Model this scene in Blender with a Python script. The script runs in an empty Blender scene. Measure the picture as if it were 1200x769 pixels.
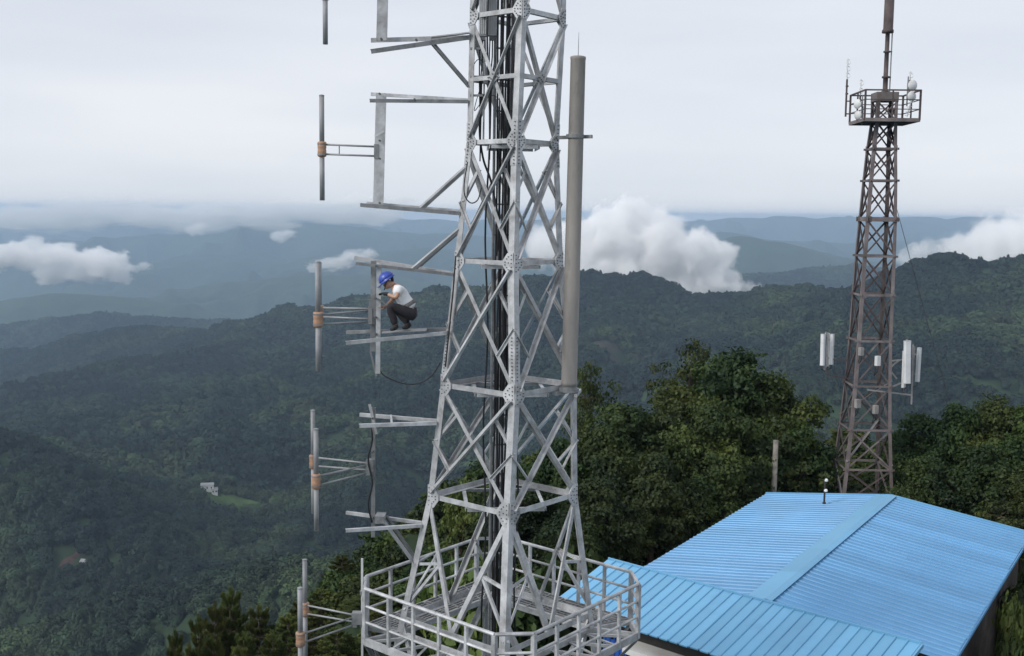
import bpy, math, random
import numpy as np
from mathutils import Vector, Matrix, Quaternion

# ------------------------------------------------------------------ camera, sky, sun, exposure
scene = bpy.context.scene
W, H, F = 1200.0, 769.0, 1300.0            # photograph size and focal length in its pixels
PITCH, ROLL = math.radians(5.91), math.radians(0.7)
CAM = Vector((0, 0, 12.0))
CM = Matrix.Rotation(math.pi/2 - PITCH, 3, 'X') @ Matrix.Rotation(ROLL, 3, 'Z')
cd = bpy.data.cameras.new('camera'); cam = bpy.data.objects.new('camera', cd)
scene.collection.objects.link(cam); scene.camera = cam
cam.matrix_world = Matrix.Translation(CAM) @ CM.to_4x4()
cd.sensor_width = 36; cd.lens = 36*F/W; cd.clip_start = .1; cd.clip_end = 200000

SUN_EL, SUN_AZ = 33.0, -122.0              # azimuth clockwise from +Y (view direction)
world = bpy.data.worlds.new('World'); scene.world = world; world.use_nodes = True
nt = world.node_tree; nt.nodes.clear()
def N(t, kind, **kw):
    n = t.nodes.new(kind)
    for k, v in kw.items(): setattr(n, k, v)
    return n
sky = N(nt, 'ShaderNodeTexSky', sky_type='NISHITA', sun_disc=False)
sky.sun_elevation = math.radians(SUN_EL); sky.sun_rotation = math.radians(SUN_AZ)
sky.altitude = 1200
bg1 = N(nt, 'ShaderNodeBackground'); bg1.inputs['Strength'].default_value = .05
nt.links.new(sky.outputs[0], bg1.inputs['Color'])
# the overcast layer that covers the whole sky: soft stratus sheets, a little uneven
tc = N(nt, 'ShaderNodeTexCoord'); mp = N(nt, 'ShaderNodeMapping'); mp.inputs['Scale'].default_value = (1.2, 1.2, 7)
nz = N(nt, 'ShaderNodeTexNoise'); nz.inputs['Scale'].default_value = 1.6; nz.inputs['Detail'].default_value = 5; nz.inputs['Roughness'].default_value = .5
rp = N(nt, 'ShaderNodeValToRGB')
rp.color_ramp.elements[0].position = .3; rp.color_ramp.elements[0].color = (.66, .705, .785, 1)
rp.color_ramp.elements[1].position = .7; rp.color_ramp.elements[1].color = (.81, .83, .875, 1)
nt.links.new(tc.outputs['Generated'], mp.inputs['Vector']); nt.links.new(mp.outputs[0], nz.inputs['Vector']); nt.links.new(nz.outputs['Fac'], rp.inputs['Fac'])
bg2 = N(nt, 'ShaderNodeBackground'); bg2.inputs['Strength'].default_value = .74
nt.links.new(rp.outputs[0], bg2.inputs['Color'])
mx = N(nt, 'ShaderNodeMixShader'); mx.inputs[0].default_value = .88
wo = N(nt, 'ShaderNodeOutputWorld')
nt.links.new(bg1.outputs[0], mx.inputs[1]); nt.links.new(bg2.outputs[0], mx.inputs[2]); nt.links.new(mx.outputs[0], wo.inputs['Surface'])

sl = bpy.data.lights.new('sun', 'SUN'); sl.energy = 1.5; sl.angle = math.radians(22); sl.color = (1, .96, .9)
so = bpy.data.objects.new('sun', sl); scene.collection.objects.link(so)
_e, _a = math.radians(SUN_EL), math.radians(SUN_AZ)
so.rotation_euler = Vector((-math.cos(_e)*math.sin(_a), -math.cos(_e)*math.cos(_a), -math.sin(_e))).to_track_quat('-Z', 'Y').to_euler()
so.location = (0, 0, 60)

vs = scene.view_settings; vs.view_transform = 'Standard'; vs.look = 'None'; vs.gamma = 1; vs.exposure = 0.62; vs.use_curve_mapping = False
cy = scene.cycles
cy.use_denoising = True
try: cy.denoiser = 'OPENIMAGEDENOISE'
except Exception: pass
cy.max_bounces = 14; cy.diffuse_bounces = 2; cy.glossy_bounces = 2; cy.transmission_bounces = 2; cy.volume_bounces = 12; cy.transparent_max_bounces = 8
cy.volume_step_rate = .35; cy.volume_max_steps = 512
cy.use_adaptive_sampling = True; cy.adaptive_threshold = .015

# ------------------------------------------------------------------ helpers
C = scene.collection
rnd = random.Random(7)
def ray(px, py):
    return (CM @ Vector(((px - W/2)/F, (H/2 - py)/F, -1))).normalized()
def at(px, py, d):                          # the point on the ray of a pixel at forward distance d (metres)
    r = ray(px, py); return CAM + r*(d/r.y)
def at_z(px, py, z):                        # where the ray meets the level z
    r = ray(px, py); return CAM + r*((z - CAM.z)/r.z)
def proj(p):
    q = CM.transposed() @ (Vector(p) - CAM); return (W/2 + F*q.x/-q.z, H/2 - F*q.y/-q.z)
def lerp(a, b, t): return a + (b - a)*t

def tag(o, label=None, cat=None, group=None, kind=None):
    if label: o['label'] = label
    if cat: o['category'] = cat
    if group: o['group'] = group
    if kind: o['kind'] = kind
    return o
def empty(name, loc=(0, 0, 0), rz=0, **kw):
    o = bpy.data.objects.new(name, None); C.objects.link(o); o.location = loc; o.rotation_euler = (0, 0, rz); o.empty_display_size = .3
    return tag(o, **kw)
def mesh_obj(name, v, f, mat, parent=None, smooth=False, **kw):
    me = bpy.data.meshes.new(name); me.from_pydata([tuple(p) for p in v], [], [tuple(q) for q in f]); me.update()
    if smooth: me.polygons.foreach_set('use_smooth', [True]*len(me.polygons))
    if mat is not None: me.materials.append(mat)
    o = bpy.data.objects.new(name, me); C.objects.link(o)
    if parent is not None:
        o.parent = parent
        if parent.get('_w') is not None or True:
            o.matrix_parent_inverse = world_of(parent).inverted()
    return tag(o, **kw)
def world_of(o):                            # world matrix without waiting for an update
    m = Matrix.Translation(o.location) @ o.rotation_euler.to_matrix().to_4x4() @ Matrix.Diagonal((*o.scale, 1))
    if o.parent is not None: m = world_of(o.parent) @ o.matrix_parent_inverse @ m
    return m
def copy_tree(o, parent=None):
    c = o.copy(); C.objects.link(c); c.parent = parent
    if parent is not None: c.matrix_parent_inverse = o.matrix_parent_inverse.copy()
    for ch in list(o.children): copy_tree(ch, c)
    return c

class MB:                                   # collects simple solids, builds ONE mesh object
    def __init__(s): s.v, s.f = [], []
    def add(s, v, f):
        n = len(s.v); s.v += [Vector(p) for p in v]; s.f += [tuple(i + n for i in q) for q in f]; return s
    def frame(s, a, b, up):
        d = (b - a).normalized(); x = d.cross(up)
        if x.length < 1e-4: x = d.cross(Vector((1, 0, 0)))
        x.normalize(); return d, x, x.cross(d).normalized()
    def prism(s, a, b, sec, up=Vector((0, 0, 1)), caps=True, sec2=None):   # sec: 2-D section points (x along d x up, y along up)
        a, b = Vector(a), Vector(b); d, x, y = s.frame(a, b, Vector(up)); n = len(sec)
        v = [a + x*p[0] + y*p[1] for p in sec] + [b + x*p[0] + y*p[1] for p in (sec2 or sec)]
        f = [(i, (i+1) % n, n + (i+1) % n, n + i) for i in range(n)]
        if caps: f += [tuple(range(n-1, -1, -1)), tuple(range(n, 2*n))]
        return s.add(v, f)
    def bar(s, a, b, w, h=None, up=(0, 0, 1)):
        h = w if h is None else h
        return s.prism(a, b, [(-w/2, -h/2), (w/2, -h/2), (w/2, h/2), (-w/2, h/2)], Vector(up))
    def angle(s, a, b, w, out, t=.009):      # L section, heel towards `out`
        q = [(0, 0), (w, 0), (w, -t), (t, -t), (t, -w), (0, -w)]
        c, sn = math.cos(math.pi/4), math.sin(math.pi/4)
        q = [(x*c + y*sn - 0, -x*sn + y*c) for x, y in q]       # heel up: legs fall to both sides
        q = [(x, y) for x, y in q]
        return s.prism(a, b, q[::-1], Vector(out))
    def flat_angle(s, a, b, w, out, t=.008, side=1):           # L section lying on a face: one leg in the face, one inward
        q = [(-w/2, 0), (w/2, 0), (w/2, -w), (w/2 - t, -w), (w/2 - t, -t), (-w/2, -t)]
        if side < 0: q = [(-x, y) for x, y in q][::-1]
        return s.prism(a, b, q, Vector(out))
    def tube(s, a, b, r, n=8, r2=None, caps=True):
        r2 = r if r2 is None else r2
        sec = [(r*math.cos(2*math.pi*i/n), r*math.sin(2*math.pi*i/n)) for i in range(n)]
        sec2 = [(r2*math.cos(2*math.pi*i/n), r2*math.sin(2*math.pi*i/n)) for i in range(n)]
        a, b = Vector(a), Vector(b); up = Vector((0, 0, 1)) if abs((b-a).normalized().z) < .95 else Vector((0, 1, 0))
        return s.prism(a, b, sec, up, caps, sec2)
    def path(s, pts, r, n=6):
        pts = [Vector(p) for p in pts]; base = len(s.v); m = len(pts)
        prev = None
        for i, p in enumerate(pts):
            d = (pts[min(i+1, m-1)] - pts[max(i-1, 0)]).normalized()
            x = d.cross(Vector((0, 0, 1)) if abs(d.z) < .95 else Vector((0, 1, 0))) if prev is None else prev - d*prev.dot(d)
            x.normalize(); prev = x; y = x.cross(d)
            rr = r[i] if isinstance(r, (list, tuple)) else r
            s.v += [p + x*(rr*math.cos(2*math.pi*k/n)) + y*(rr*math.sin(2*math.pi*k/n)) for k in range(n)]
        for i in range(m-1):
            for k in range(n): s.f.append((base+i*n+k, base+i*n+(k+1) % n, base+(i+1)*n+(k+1) % n, base+(i+1)*n+k))
        s.f.append(tuple(base+k for k in range(n))[::-1]); s.f.append(tuple(base+(m-1)*n+k for k in range(n)))
        return s
    def box(s, c, sx, sy, sz, rz=0):
        c = Vector(c); R = Matrix.Rotation(rz, 3, 'Z')
        v = [c + R @ Vector((x*sx/2, y*sy/2, z*sz/2)) for z in (-1, 1) for y in (-1, 1) for x in (-1, 1)]
        return s.add(v, [(0, 2, 3, 1), (4, 5, 7, 6), (0, 1, 5, 4), (2, 6, 7, 3), (0, 4, 6, 2), (1, 3, 7, 5)])
    def poly_slab(s, pts, n, t):             # flat polygon of thickness t along n
        pts = [Vector(p) for p in pts]; n = Vector(n).normalized(); m = len(pts)
        v = [p + n*(t/2) for p in pts] + [p - n*(t/2) for p in pts]
        return s.add(v, [tuple(range(m)), tuple(range(2*m-1, m-1, -1))] + [(i, m+i, m+(i+1) % m, (i+1) % m) for i in range(m)])
    def lathe(s, prof, axis_pt, axis=(0, 0, 1), n=14):    # prof: (r, h) along the axis
        o = Vector(axis_pt); d, x, y = s.frame(o, o + Vector(axis), Vector((0, 0, 1)) if abs(Vector(axis).normalized().z) < .9 else Vector((0, 1, 0)))
        base = len(s.v)
        for r, h in prof:
            s.v += [o + d*h + x*(r*math.cos(2*math.pi*k/n)) + y*(r*math.sin(2*math.pi*k/n)) for k in range(n)]
        for i in range(len(prof)-1):
            for k in range(n): s.f.append((base+i*n+k, base+i*n+(k+1) % n, base+(i+1)*n+(k+1) % n, base+(i+1)*n+k))
        s.f.append(tuple(base+k for k in range(n))[::-1]); m = len(prof)-1; s.f.append(tuple(base+m*n+k for k in range(n)))
        return s
    def build(s, name, mat, parent=None, smooth=False, **kw):
        o = mesh_obj(name, s.v, s.f, mat, parent, smooth, **kw)
        return o

# ------------------------------------------------------------------ materials
MATS = {}
def material(name, col, rough=.6, metal=0.0, var=.12, scale=6.0, col2=None, stretch=(1, 1, 1), bump=0.0, bscale=40.0, detail=6, coord='Object', stain=None, stain_scale=2.0, spec=.5, obj_var=0.0):
    m = bpy.data.materials.new(name); m.use_nodes = True; t = m.node_tree; b = t.nodes['Principled BSDF']
    c = N(t, 'ShaderNodeTexCoord'); mpn = N(t, 'ShaderNodeMapping'); mpn.inputs['Scale'].default_value = stretch
    if coord == 'World':
        g = N(t, 'ShaderNodeNewGeometry'); t.links.new(g.outputs['Position'], mpn.inputs['Vector'])
    else: t.links.new(c.outputs[coord], mpn.inputs['Vector'])
    n = N(t, 'ShaderNodeTexNoise'); n.inputs['Scale'].default_value = scale; n.inputs['Detail'].default_value = detail; n.inputs['Roughness'].default_value = .65
    t.links.new(mpn.outputs[0], n.inputs['Vector'])
    r = N(t, 'ShaderNodeValToRGB'); c2 = col2 or tuple(x*(1 - 2.2*var) for x in col)
    r.color_ramp.elements[0].position = .32; r.color_ramp.elements[0].color = (*c2, 1)
    r.color_ramp.elements[1].position = .68; r.color_ramp.elements[1].color = (*[min(1, x*(1 + var)) for x in col], 1)
    t.links.new(n.outputs['Fac'], r.inputs['Fac']); out = r.outputs[0]
    if stain:
        n2 = N(t, 'ShaderNodeTexNoise'); n2.inputs['Scale'].default_value = stain_scale; n2.inputs['Detail'].default_value = 8; n2.inputs['Roughness'].default_value = .7
        t.links.new(mpn.outputs[0], n2.inputs['Vector'])
        r2 = N(t, 'ShaderNodeValToRGB'); r2.color_ramp.elements[0].position = .55; r2.color_ramp.elements[0].color = (0, 0, 0, 1); r2.color_ramp.elements[1].position = .75; r2.color_ramp.elements[1].color = (1, 1, 1, 1)
        t.links.new(n2.outputs['Fac'], r2.inputs['Fac'])
        mm = N(t, 'ShaderNodeMix', data_type='RGBA'); t.links.new(r2.outputs[0], mm.inputs[0]); t.links.new(out, mm.inputs[6]); mm.inputs[7].default_value = (*stain, 1)
        out = mm.outputs[2]
    if obj_var:
        oi = N(t, 'ShaderNodeObjectInfo'); mr = N(t, 'ShaderNodeMapRange'); mr.inputs[3].default_value = 1 - obj_var; mr.inputs[4].default_value = 1 + obj_var
        t.links.new(oi.outputs['Random'], mr.inputs[0])
        hs = N(t, 'ShaderNodeHueSaturation'); t.links.new(mr.outputs[0], hs.inputs['Value']); t.links.new(out, hs.inputs['Color']); out = hs.outputs[0]
    t.links.new(out, b.inputs['Base Color'])
    b.inputs['Roughness'].default_value = rough; b.inputs['Metallic'].default_value = metal; b.inputs['Specular IOR Level'].default_value = spec
    if bump:
        n3 = N(t, 'ShaderNodeTexNoise'); n3.inputs['Scale'].default_value = bscale; n3.inputs['Detail'].default_value = 4
        t.links.new(mpn.outputs[0], n3.inputs['Vector'])
        bp = N(t, 'ShaderNodeBump'); bp.inputs['Strength'].default_value = bump; bp.inputs['Distance'].default_value = .02
        t.links.new(n3.outputs['Fac'], bp.inputs['Height']); t.links.new(bp.outputs[0], b.inputs['Normal'])
    MATS[name] = m; return m
def leaf_material(name, cols, transl=.25, scale=.9, rough=.65, obj_var=.25, lo=.3, hi=.72):
    m = bpy.data.materials.new(name); m.use_nodes = True; t = m.node_tree; t.nodes.clear()
    g = N(t, 'ShaderNodeNewGeometry'); n = N(t, 'ShaderNodeTexNoise'); n.inputs['Scale'].default_value = scale; n.inputs['Detail'].default_value = 4
    t.links.new(g.outputs['Position'], n.inputs['Vector'])
    r = N(t, 'ShaderNodeValToRGB'); r.color_ramp.elements[0].position = lo; r.color_ramp.elements[1].position = hi
    r.color_ramp.elements[0].color = (*cols[0], 1); r.color_ramp.elements[1].color = (*cols[-1], 1)
    if len(cols) == 3:
        e = r.color_ramp.elements.new(.5); e.color = (*cols[1], 1)
    t.links.new(n.outputs['Fac'], r.inputs['Fac'])
    oi = N(t, 'ShaderNodeObjectInfo'); mr = N(t, 'ShaderNodeMapRange'); mr.inputs[3].default_value = 1 - obj_var; mr.inputs[4].default_value = 1 + obj_var
    t.links.new(oi.outputs['Random'], mr.inputs[0])
    hs = N(t, 'ShaderNodeHueSaturation'); t.links.new(mr.outputs[0], hs.inputs['Value']); t.links.new(r.outputs[0], hs.inputs['Color'])
    ml = N(t, 'ShaderNodeMath', operation='MULTIPLY_ADD'); ml.inputs[1].default_value = .03; ml.inputs[2].default_value = .49
    t.links.new(oi.outputs['Random'], ml.inputs[0]); t.links.new(ml.outputs[0], hs.inputs['Hue'])
    d = N(t, 'ShaderNodeBsdfDiffuse'); tr = N(t, 'ShaderNodeBsdfTranslucent'); gl = N(t, 'ShaderNodeBsdfGlossy'); gl.inputs['Roughness'].default_value = rough
    gl.inputs['Color'].default_value = (.5, .55, .6, 1)
    t.links.new(hs.outputs[0], d.inputs['Color']); t.links.new(hs.outputs[0], tr.inputs['Color'])
    a = N(t, 'ShaderNodeMixShader'); a.inputs[0].default_value = transl; t.links.new(d.outputs[0], a.inputs[1]); t.links.new(tr.outputs[0], a.inputs[2])
    b = N(t, 'ShaderNodeMixShader'); b.inputs[0].default_value = .035; t.links.new(a.outputs[0], b.inputs[1]); t.links.new(gl.outputs[0], b.inputs[2])
    o = N(t, 'ShaderNodeOutputMaterial'); t.links.new(b.outputs[0], o.inputs['Surface'])
    MATS[name] = m; return m
# ------------------------------------------------------------------ numpy noise
def _hash(ix, iy, seed):
    h = (ix.astype(np.int64)*374761393 + iy.astype(np.int64)*668265263 + seed*982451653) & 0x7fffffff
    h = ((h ^ (h >> 13))*1274126177) & 0x7fffffff
    return (h ^ (h >> 16)) & 0xffff
def perlin(x, y, seed=0):
    ix, iy = np.floor(x), np.floor(y); fx, fy = x - ix, y - iy
    u, v = fx*fx*fx*(fx*(fx*6-15)+10), fy*fy*fy*(fy*(fy*6-15)+10)
    def g(dx, dy):
        a = _hash(ix+dx, iy+dy, seed)*(2*math.pi/65536.0)
        return np.cos(a)*(fx-dx) + np.sin(a)*(fy-dy)
    return (g(0, 0)*(1-u) + g(1, 0)*u)*(1-v) + (g(0, 1)*(1-u) + g(1, 1)*u)*v
def ridged(x, y, octv=5, seed=0, gain=.5):
    s = np.zeros_like(x); a = 1.0; w = np.ones_like(x); tot = 0
    for k in range(octv):
        n = np.clip(1.12 - np.sqrt(perlin(x, y, seed+k)**2 + .006)*1.9, 0, 1)**1.5; n = n*w; s += n*a; tot += a
        w = np.clip(n*1.6, 0, 1); x = x*2.03 + 17.1; y = y*2.03 - 9.3; a *= gain
    return s/tot

# ------------------------------------------------------------------ mountains: each crest a line of (pixel x, pixel y, distance)
RIDGES = [
 (.24, [(-250,240,12.28e3),(0,248,12.28e3),(60,245,12.28e3),(120,250,12.28e3),(200,252,11.70e3),(280,251,11.70e3),(340,247,11.70e3),(400,250,11.70e3),(480,254,11.70e3),(560,256,11.70e3),(640,253,11.23e3),(700,250,11.23e3),(780,254,11.70e3),(860,252,11.70e3),(920,254,11.47e3),(980,250,11.47e3),(1030,255,11.47e3),(1060,251,11.47e3),(1110,256,11.70e3),(1140,252,11.70e3),(1200,254,11.70e3),(1500,252,11.70e3)]),
 (.28, [(-200,284,8.43e3),(0,281,8.43e3),(60,278,8.43e3),(100,276,8.32e3),(165,269,8.21e3),(230,273,8.21e3),(300,262,8.21e3),(340,258,8.21e3),(430,264,7.98e3),(480,269,7.98e3),(540,274,7.76e3),(620,280,7.76e3),(700,279,7.76e3),(760,274,7.54e3),(820,270,7.54e3),(850,268,7.54e3),(900,275,7.54e3),(940,280,7.76e3),(1000,281,7.76e3),(1080,284,7.98e3),(1200,276,7.98e3),(1450,280,7.98e3)]),
 (.30, [(-200,316,6.98e3),(0,314,6.98e3),(80,316,6.98e3),(150,308,6.86e3),(250,297,6.86e3),(330,302,6.73e3),(420,293,6.48e3),(500,288,6.23e3),(560,297,6.23e3),(650,299,5.98e3),(720,308,5.86e3),(800,294,5.49e3),(840,280,5.23e3),(870,276,5.23e3),(900,281,5.23e3),(960,294,5.49e3),(1040,304,5.61e3),(1200,300,5.86e3),(1400,300,5.86e3)]),
 (.33, [(-200,352,4.64e3),(0,357,4.52e3),(24,346,4.41e3),(62,341,4.28e3),(117,344,4.28e3),(175,350,4.28e3),(210,360,4.28e3),(270,372,4.28e3),(350,388,4.16e3)]),
 (.34, [(860,340,3.24e3),(920,322,3.37e3),(1000,308,3.49e3),(1060,312,3.49e3),(1130,318,3.49e3),(1300,330,3.49e3)]),
 (.40, [(-200,372,3.4e3),(-60,384,3.3e3),(0,383,3.2e3),(60,374,3.1e3),(130,369,3.0e3),(200,374,3.0e3),(270,378,2.95e3),(340,386,2.9e3)]),
 (.36, [(250,330,5.2e3),(330,322,5.1e3),(420,318,5.0e3),(500,326,5.0e3),(560,330,5.0e3)]),
 # the near range
 (.60, [(-300,405,2300),(-120,420,2250),(0,412,2200),(50,407,2200),(97,395,2150),(156,385,2100),(210,387,2050),(234,389,2000),(273,383,1950),(304,377,1900),(343,366,1850),(368,366,1800),(420,356,1750),(470,350,1700),(520,345,1650),(560,340,1620),(620,335,1580),(690,329,1520),(750,330,1480),(775,337,1470),(795,347,1470),(815,350,1460),(840,347,1440),(870,352,1430),(905,346,1420),(950,343,1400),(1000,340,1380),(1045,348,1340)]),
 (.60, [(1000,350,1330),(1040,338,1280),(1060,326,1250),(1085,313,1230),(1110,307,1200),(1140,313,1190),(1160,319,1190),(1178,320,1180),(1200,311,1160),(1260,296,1130),(1400,300,1100)]),
 # spurs that fall towards the viewer
 (.60, [(343,367,1850),(300,395,1720),(235,415,1600),(150,425,1520),(60,445,1450),(-60,470,1400)]),
 (.60, [(520,346,1650),(470,385,1520),(400,415,1400),(320,440,1290),(240,462,1200),(150,480,1150),(40,495,1120),(-100,510,1100)]),
 (.60, [(690,330,1520),(640,370,1380),(570,410,1240),(500,450,1120),(430,490,1040),(350,505,1000),(270,507,980),(200,508,980),(120,520,960),(60,528,940)]),
 (.60, [(430,490,1040),(420,540,920),(400,590,820),(380,620,760)]),
 (.60, [(-200,470,800),(-60,505,770),(0,527,740),(60,550,720),(110,585,690),(160,640,650)]),
 (.60, [(905,347,1420),(880,380,1250),(840,410,1120),(780,440,1000)]),
 (.60, [(1110,308,1200),(1080,360,1050),(1020,410,900),(980,450,800)]),
 (.62, [(273,384,1950),(215,418,1780),(140,440,1640),(70,452,1580),(0,462,1540)]),
 (.62, [(420,357,1750),(380,400,1560),(300,432,1420),(215,452,1330),(120,468,1290),(30,480,1270)]),
 (.62, [(620,336,1580),(560,385,1380),(480,430,1210),(400,462,1120),(320,482,1080)]),
 (.62, [(270,507,980),(250,545,900),(215,590,820),(180,620,770)]),
 (.62, [(60,528,940),(90,570,850),(110,600,800)]),
 (.62, [(750,331,1480),(720,370,1330),(690,405,1200)]),
 (.62, [(950,344,1400),(930,385,1230),(910,420,1080)]),
 (.62, [(1200,312,1160),(1170,370,980),(1130,420,850)]),
 # the long low crest that climbs to our own summit
 (.60, [(-250,800,560),(-100,775,540),(0,757,530),(100,727,510),(180,702,495),(250,682,480),(330,669,460),(430,664,440),(520,660,410),(620,640,360)]),
]
def terrain_height(x, y):
    x = np.asarray(x, float); y = np.asarray(y, float); r = np.hypot(x, y)
    floor = -400 - 260*np.clip((r-1500)/3000, 0, 1) - 420*np.clip((r-4500)/8000, 0, 1)
    wx = perlin(x/260, y/260, 31)*38 + perlin(x/90, y/90, 32)*10; wy = perlin(x/260, y/260, 41)*38 + perlin(x/90, y/90, 42)*10
    fw = np.clip((r-250)/500, 0, 1)
    X, Y = x + wx*fw, y + wy*fw
    zs = []; dmin = np.full(x.shape, 1e9)
    for ri, (slope, pts) in enumerate(RIDGES):
        P = [at(*p) for p in pts]
        for p in P: p.z = min(p.z, CAM.z + 45)
        best = np.full(x.shape, -1e9); sb = np.zeros(x.shape); db = np.zeros(x.shape); cum = 0.0; sc0 = math.hypot(P[len(P)//2].x, P[len(P)//2].y)
        for a, b in zip(P[:-1], P[1:]):
            ex, ey = b.x-a.x, b.y-a.y; L = ex*ex+ey*ey; ln = math.sqrt(L)
            tu = ((X-a.x)*ex + (Y-a.y)*ey)/L; t = np.clip(tu, 0, 1)
            d0 = np.hypot(x-(a.x+t*ex), y-(a.y+t*ey)); d1 = np.hypot(X-(a.x+t*ex), Y-(a.y+t*ey)); sc = math.hypot(a.x, a.y)
            w_ = np.clip(d0/(.05*sc+20), 0, 1); w_ = w_*w_*(3-2*w_); d = d0 + (d1-d0)*w_; rr = .012*sc + 6      # the crest itself is not warped, only the flanks
            h = a.z + t*(b.z-a.z) - slope*(np.sqrt(d*d+rr*rr)-rr)
            win = h > best; best = np.where(win, h, best); sb = np.where(win, cum + np.clip(tu, -.6, 1.6)*ln, sb); db = np.where(win, d, db)
            dmin = np.minimum(dmin, d0/(sc*.12+40)); cum += ln
        # side spurs and gullies run down from the crest
        lam = 45 + .055*sc0
        n1 = perlin(sb/lam + ri*7.3 + perlin(x/(lam*2), y/(lam*2), 61)*.8, db/(lam*3.2), 100+ri); n2 = perlin(sb/(lam*.42) + ri*3.1 + perlin(x/lam, y/lam, 62)*.7, db/(lam*1.4), 140+ri)
        sp = (.62 - 1.7*np.sqrt(n1*n1+.004)) + .42*(.5 - 1.6*np.sqrt(n2*n2+.004)) - .42
        best = best + sp*np.minimum(db*.72, 34 + .075*sc0)*np.clip(db/(.04*sc0+10), 0, 1)
        zs.append(best)
    zs.append(floor)
    k = 5 + r*.004; m = np.max(zs, axis=0); z = m + k*np.log(sum(np.exp((q-m)/k) for q in zs)) - k*.35
    s = .55 + r/2600; dep = np.clip(dmin, 0, 1.2)
    z = z + dep*perlin(x/(110*s), y/(110*s), 5)*(14 + np.minimum(r, 4000)*.010)*np.clip((r-300)/300, 0, 1)
    z = z + perlin(x/(22*s), y/(22*s), 77)*(1.2+np.minimum(r, 3000)*.0012)
    z = z + (perlin(x/1100, y/1100, 201) + .55*perlin(x/420, y/420, 202) + .25*perlin(x/170, y/170, 203))*80*np.clip((r-4000)/6000, 0, 1)
    z = np.where(z > -12, -12 + 95*np.tanh((z+12)/95), z)          # no far peak stands much above the viewer
    # our own summit: a small level yard, then the slope falls away
    rs = np.hypot((x-10.5)/.78, (y-33)/1.0)
    edge = 20 + perlin(x/18, y/18, 9)*1.5
    own = np.where(rs < edge, 0, -(rs-edge)*.62 - 2.2*np.clip((rs-edge)/8, 0, 1))
    own = own + perlin(x/9, y/9, 55)*.9*np.clip((rs-edge)/6, 0, 1) + perlin(x/40, y/40, 56)*5*np.clip((rs-edge)/40, 0, 1)
    k = 6.0; w = np.clip((r-120)/200, 0, 1)
    far = np.where(r < 140, -400, z)
    return np.maximum(own, far) + (np.log1p(np.exp(-np.abs(own-far)/k))*k)*np.clip((rs-40)/60, 0, 1)

M_ground = material('forest_floor', (.034, .056, .026), .95, var=.2, scale=.012, col2=(.022, .036, .021), coord='World', detail=9, spec=.1)
az = np.radians(np.concatenate([np.linspace(-180, -36, 49)[:-1], np.linspace(-36, 36, 620), np.linspace(36, 180, 49)[1:]]))
rr = np.concatenate([np.linspace(.5, 60, 60)[:-1], np.geomspace(60, 3200, 420)[:-1], np.geomspace(3200, 15500, 210)])
A, R_ = np.meshgrid(az, rr); GX, GY = R_*np.sin(A), R_*np.cos(A)
GZ = terrain_height(GX.ravel(), GY.ravel()).reshape(GX.shape)
nr, na = GX.shape
_w = np.clip((R_-180)/150, 0, 1)
for _ in range(3):
    g = np.pad(GZ, 1, mode='edge'); GZ = GZ + _w*((g[:-2, 1:-1] + g[2:, 1:-1] + g[1:-1, :-2] + g[1:-1, 2:])/4 - GZ)*.7
vv = np.stack([GX, GY, GZ], -1).reshape(-1, 3)
i0 = (np.arange(nr-1)[:, None]*na + np.arange(na-1)[None, :]).ravel()
ff = np.stack([i0, i0+1, i0+na+1, i0+na], -1)
def np_mesh(name, v, f, mat, smooth=True):
    me = bpy.data.meshes.new(name); nv, nf, w = len(v), len(f), f.shape[1]
    me.vertices.add(nv); me.vertices.foreach_set('co', np.ascontiguousarray(v, dtype=np.float32).ravel())
    me.loops.add(nf*w); me.loops.foreach_set('vertex_index', np.ascontiguousarray(f, dtype=np.int32).ravel())
    me.polygons.add(nf); me.polygons.foreach_set('loop_start', np.arange(0, nf*w, w, dtype=np.int32))
    if smooth: me.polygons.foreach_set('use_smooth', np.ones(nf, dtype=bool))
    me.update(calc_edges=True)
    if mat is not None: me.materials.append(mat)
    return me
ff = ff[:, ::-1]
me = np_mesh('terrain', vv, ff, M_ground); terrain = bpy.data.objects.new('terrain', me); C.objects.link(terrain)
tag(terrain, 'forested mountain ridges and valleys round the summit', 'mountains', kind='structure')

# ------------------------------------------------------------------ leaves
def leaf_cloud(lobes, n, size, seed, shell=.55, rough=.75, aspect=1.6):
    """n leaf faces in the volume of the lobes (centre, radii); faces face mostly outwards and up"""
    g = np.random.default_rng(seed); L = np.array([l[0] for l in lobes], float); S = np.array([l[1] for l in lobes], float)
    wgt = S.prod(1)**.67; idx = g.choice(len(lobes), n, p=wgt/wgt.sum())
    d = g.normal(size=(n, 3)); d /= np.linalg.norm(d, axis=1)[:, None]
    rad = shell + (1-shell)*g.random(n)**.6; rad *= 1 + .16*g.normal(size=n)
    p = L[idx] + d*S[idx]*rad[:, None]
    nrm = d + g.normal(size=(n, 3))*rough + np.array([0, 0, .35]); nrm /= np.linalg.norm(nrm, axis=1)[:, None]
    tdir = np.cross(nrm, g.normal(size=(n, 3))); tdir /= np.linalg.norm(tdir, axis=1)[:, None]; b = np.cross(nrm, tdir)
    s = size*(.6 + .8*g.random(n)); t1 = tdir*(s*aspect/2)[:, None]; b1 = b*(s/2)[:, None]
    v = np.stack([p - t1, p + b1 + t1*.1, p + t1, p - b1 + t1*.1], 1)
    v[:, 2] -= (nrm*(s*.18)[:, None]); v[:, 0] -= nrm*(s*.18)[:, None]
    return v.reshape(-1, 3), np.arange(n*4).reshape(-1, 4)
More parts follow.
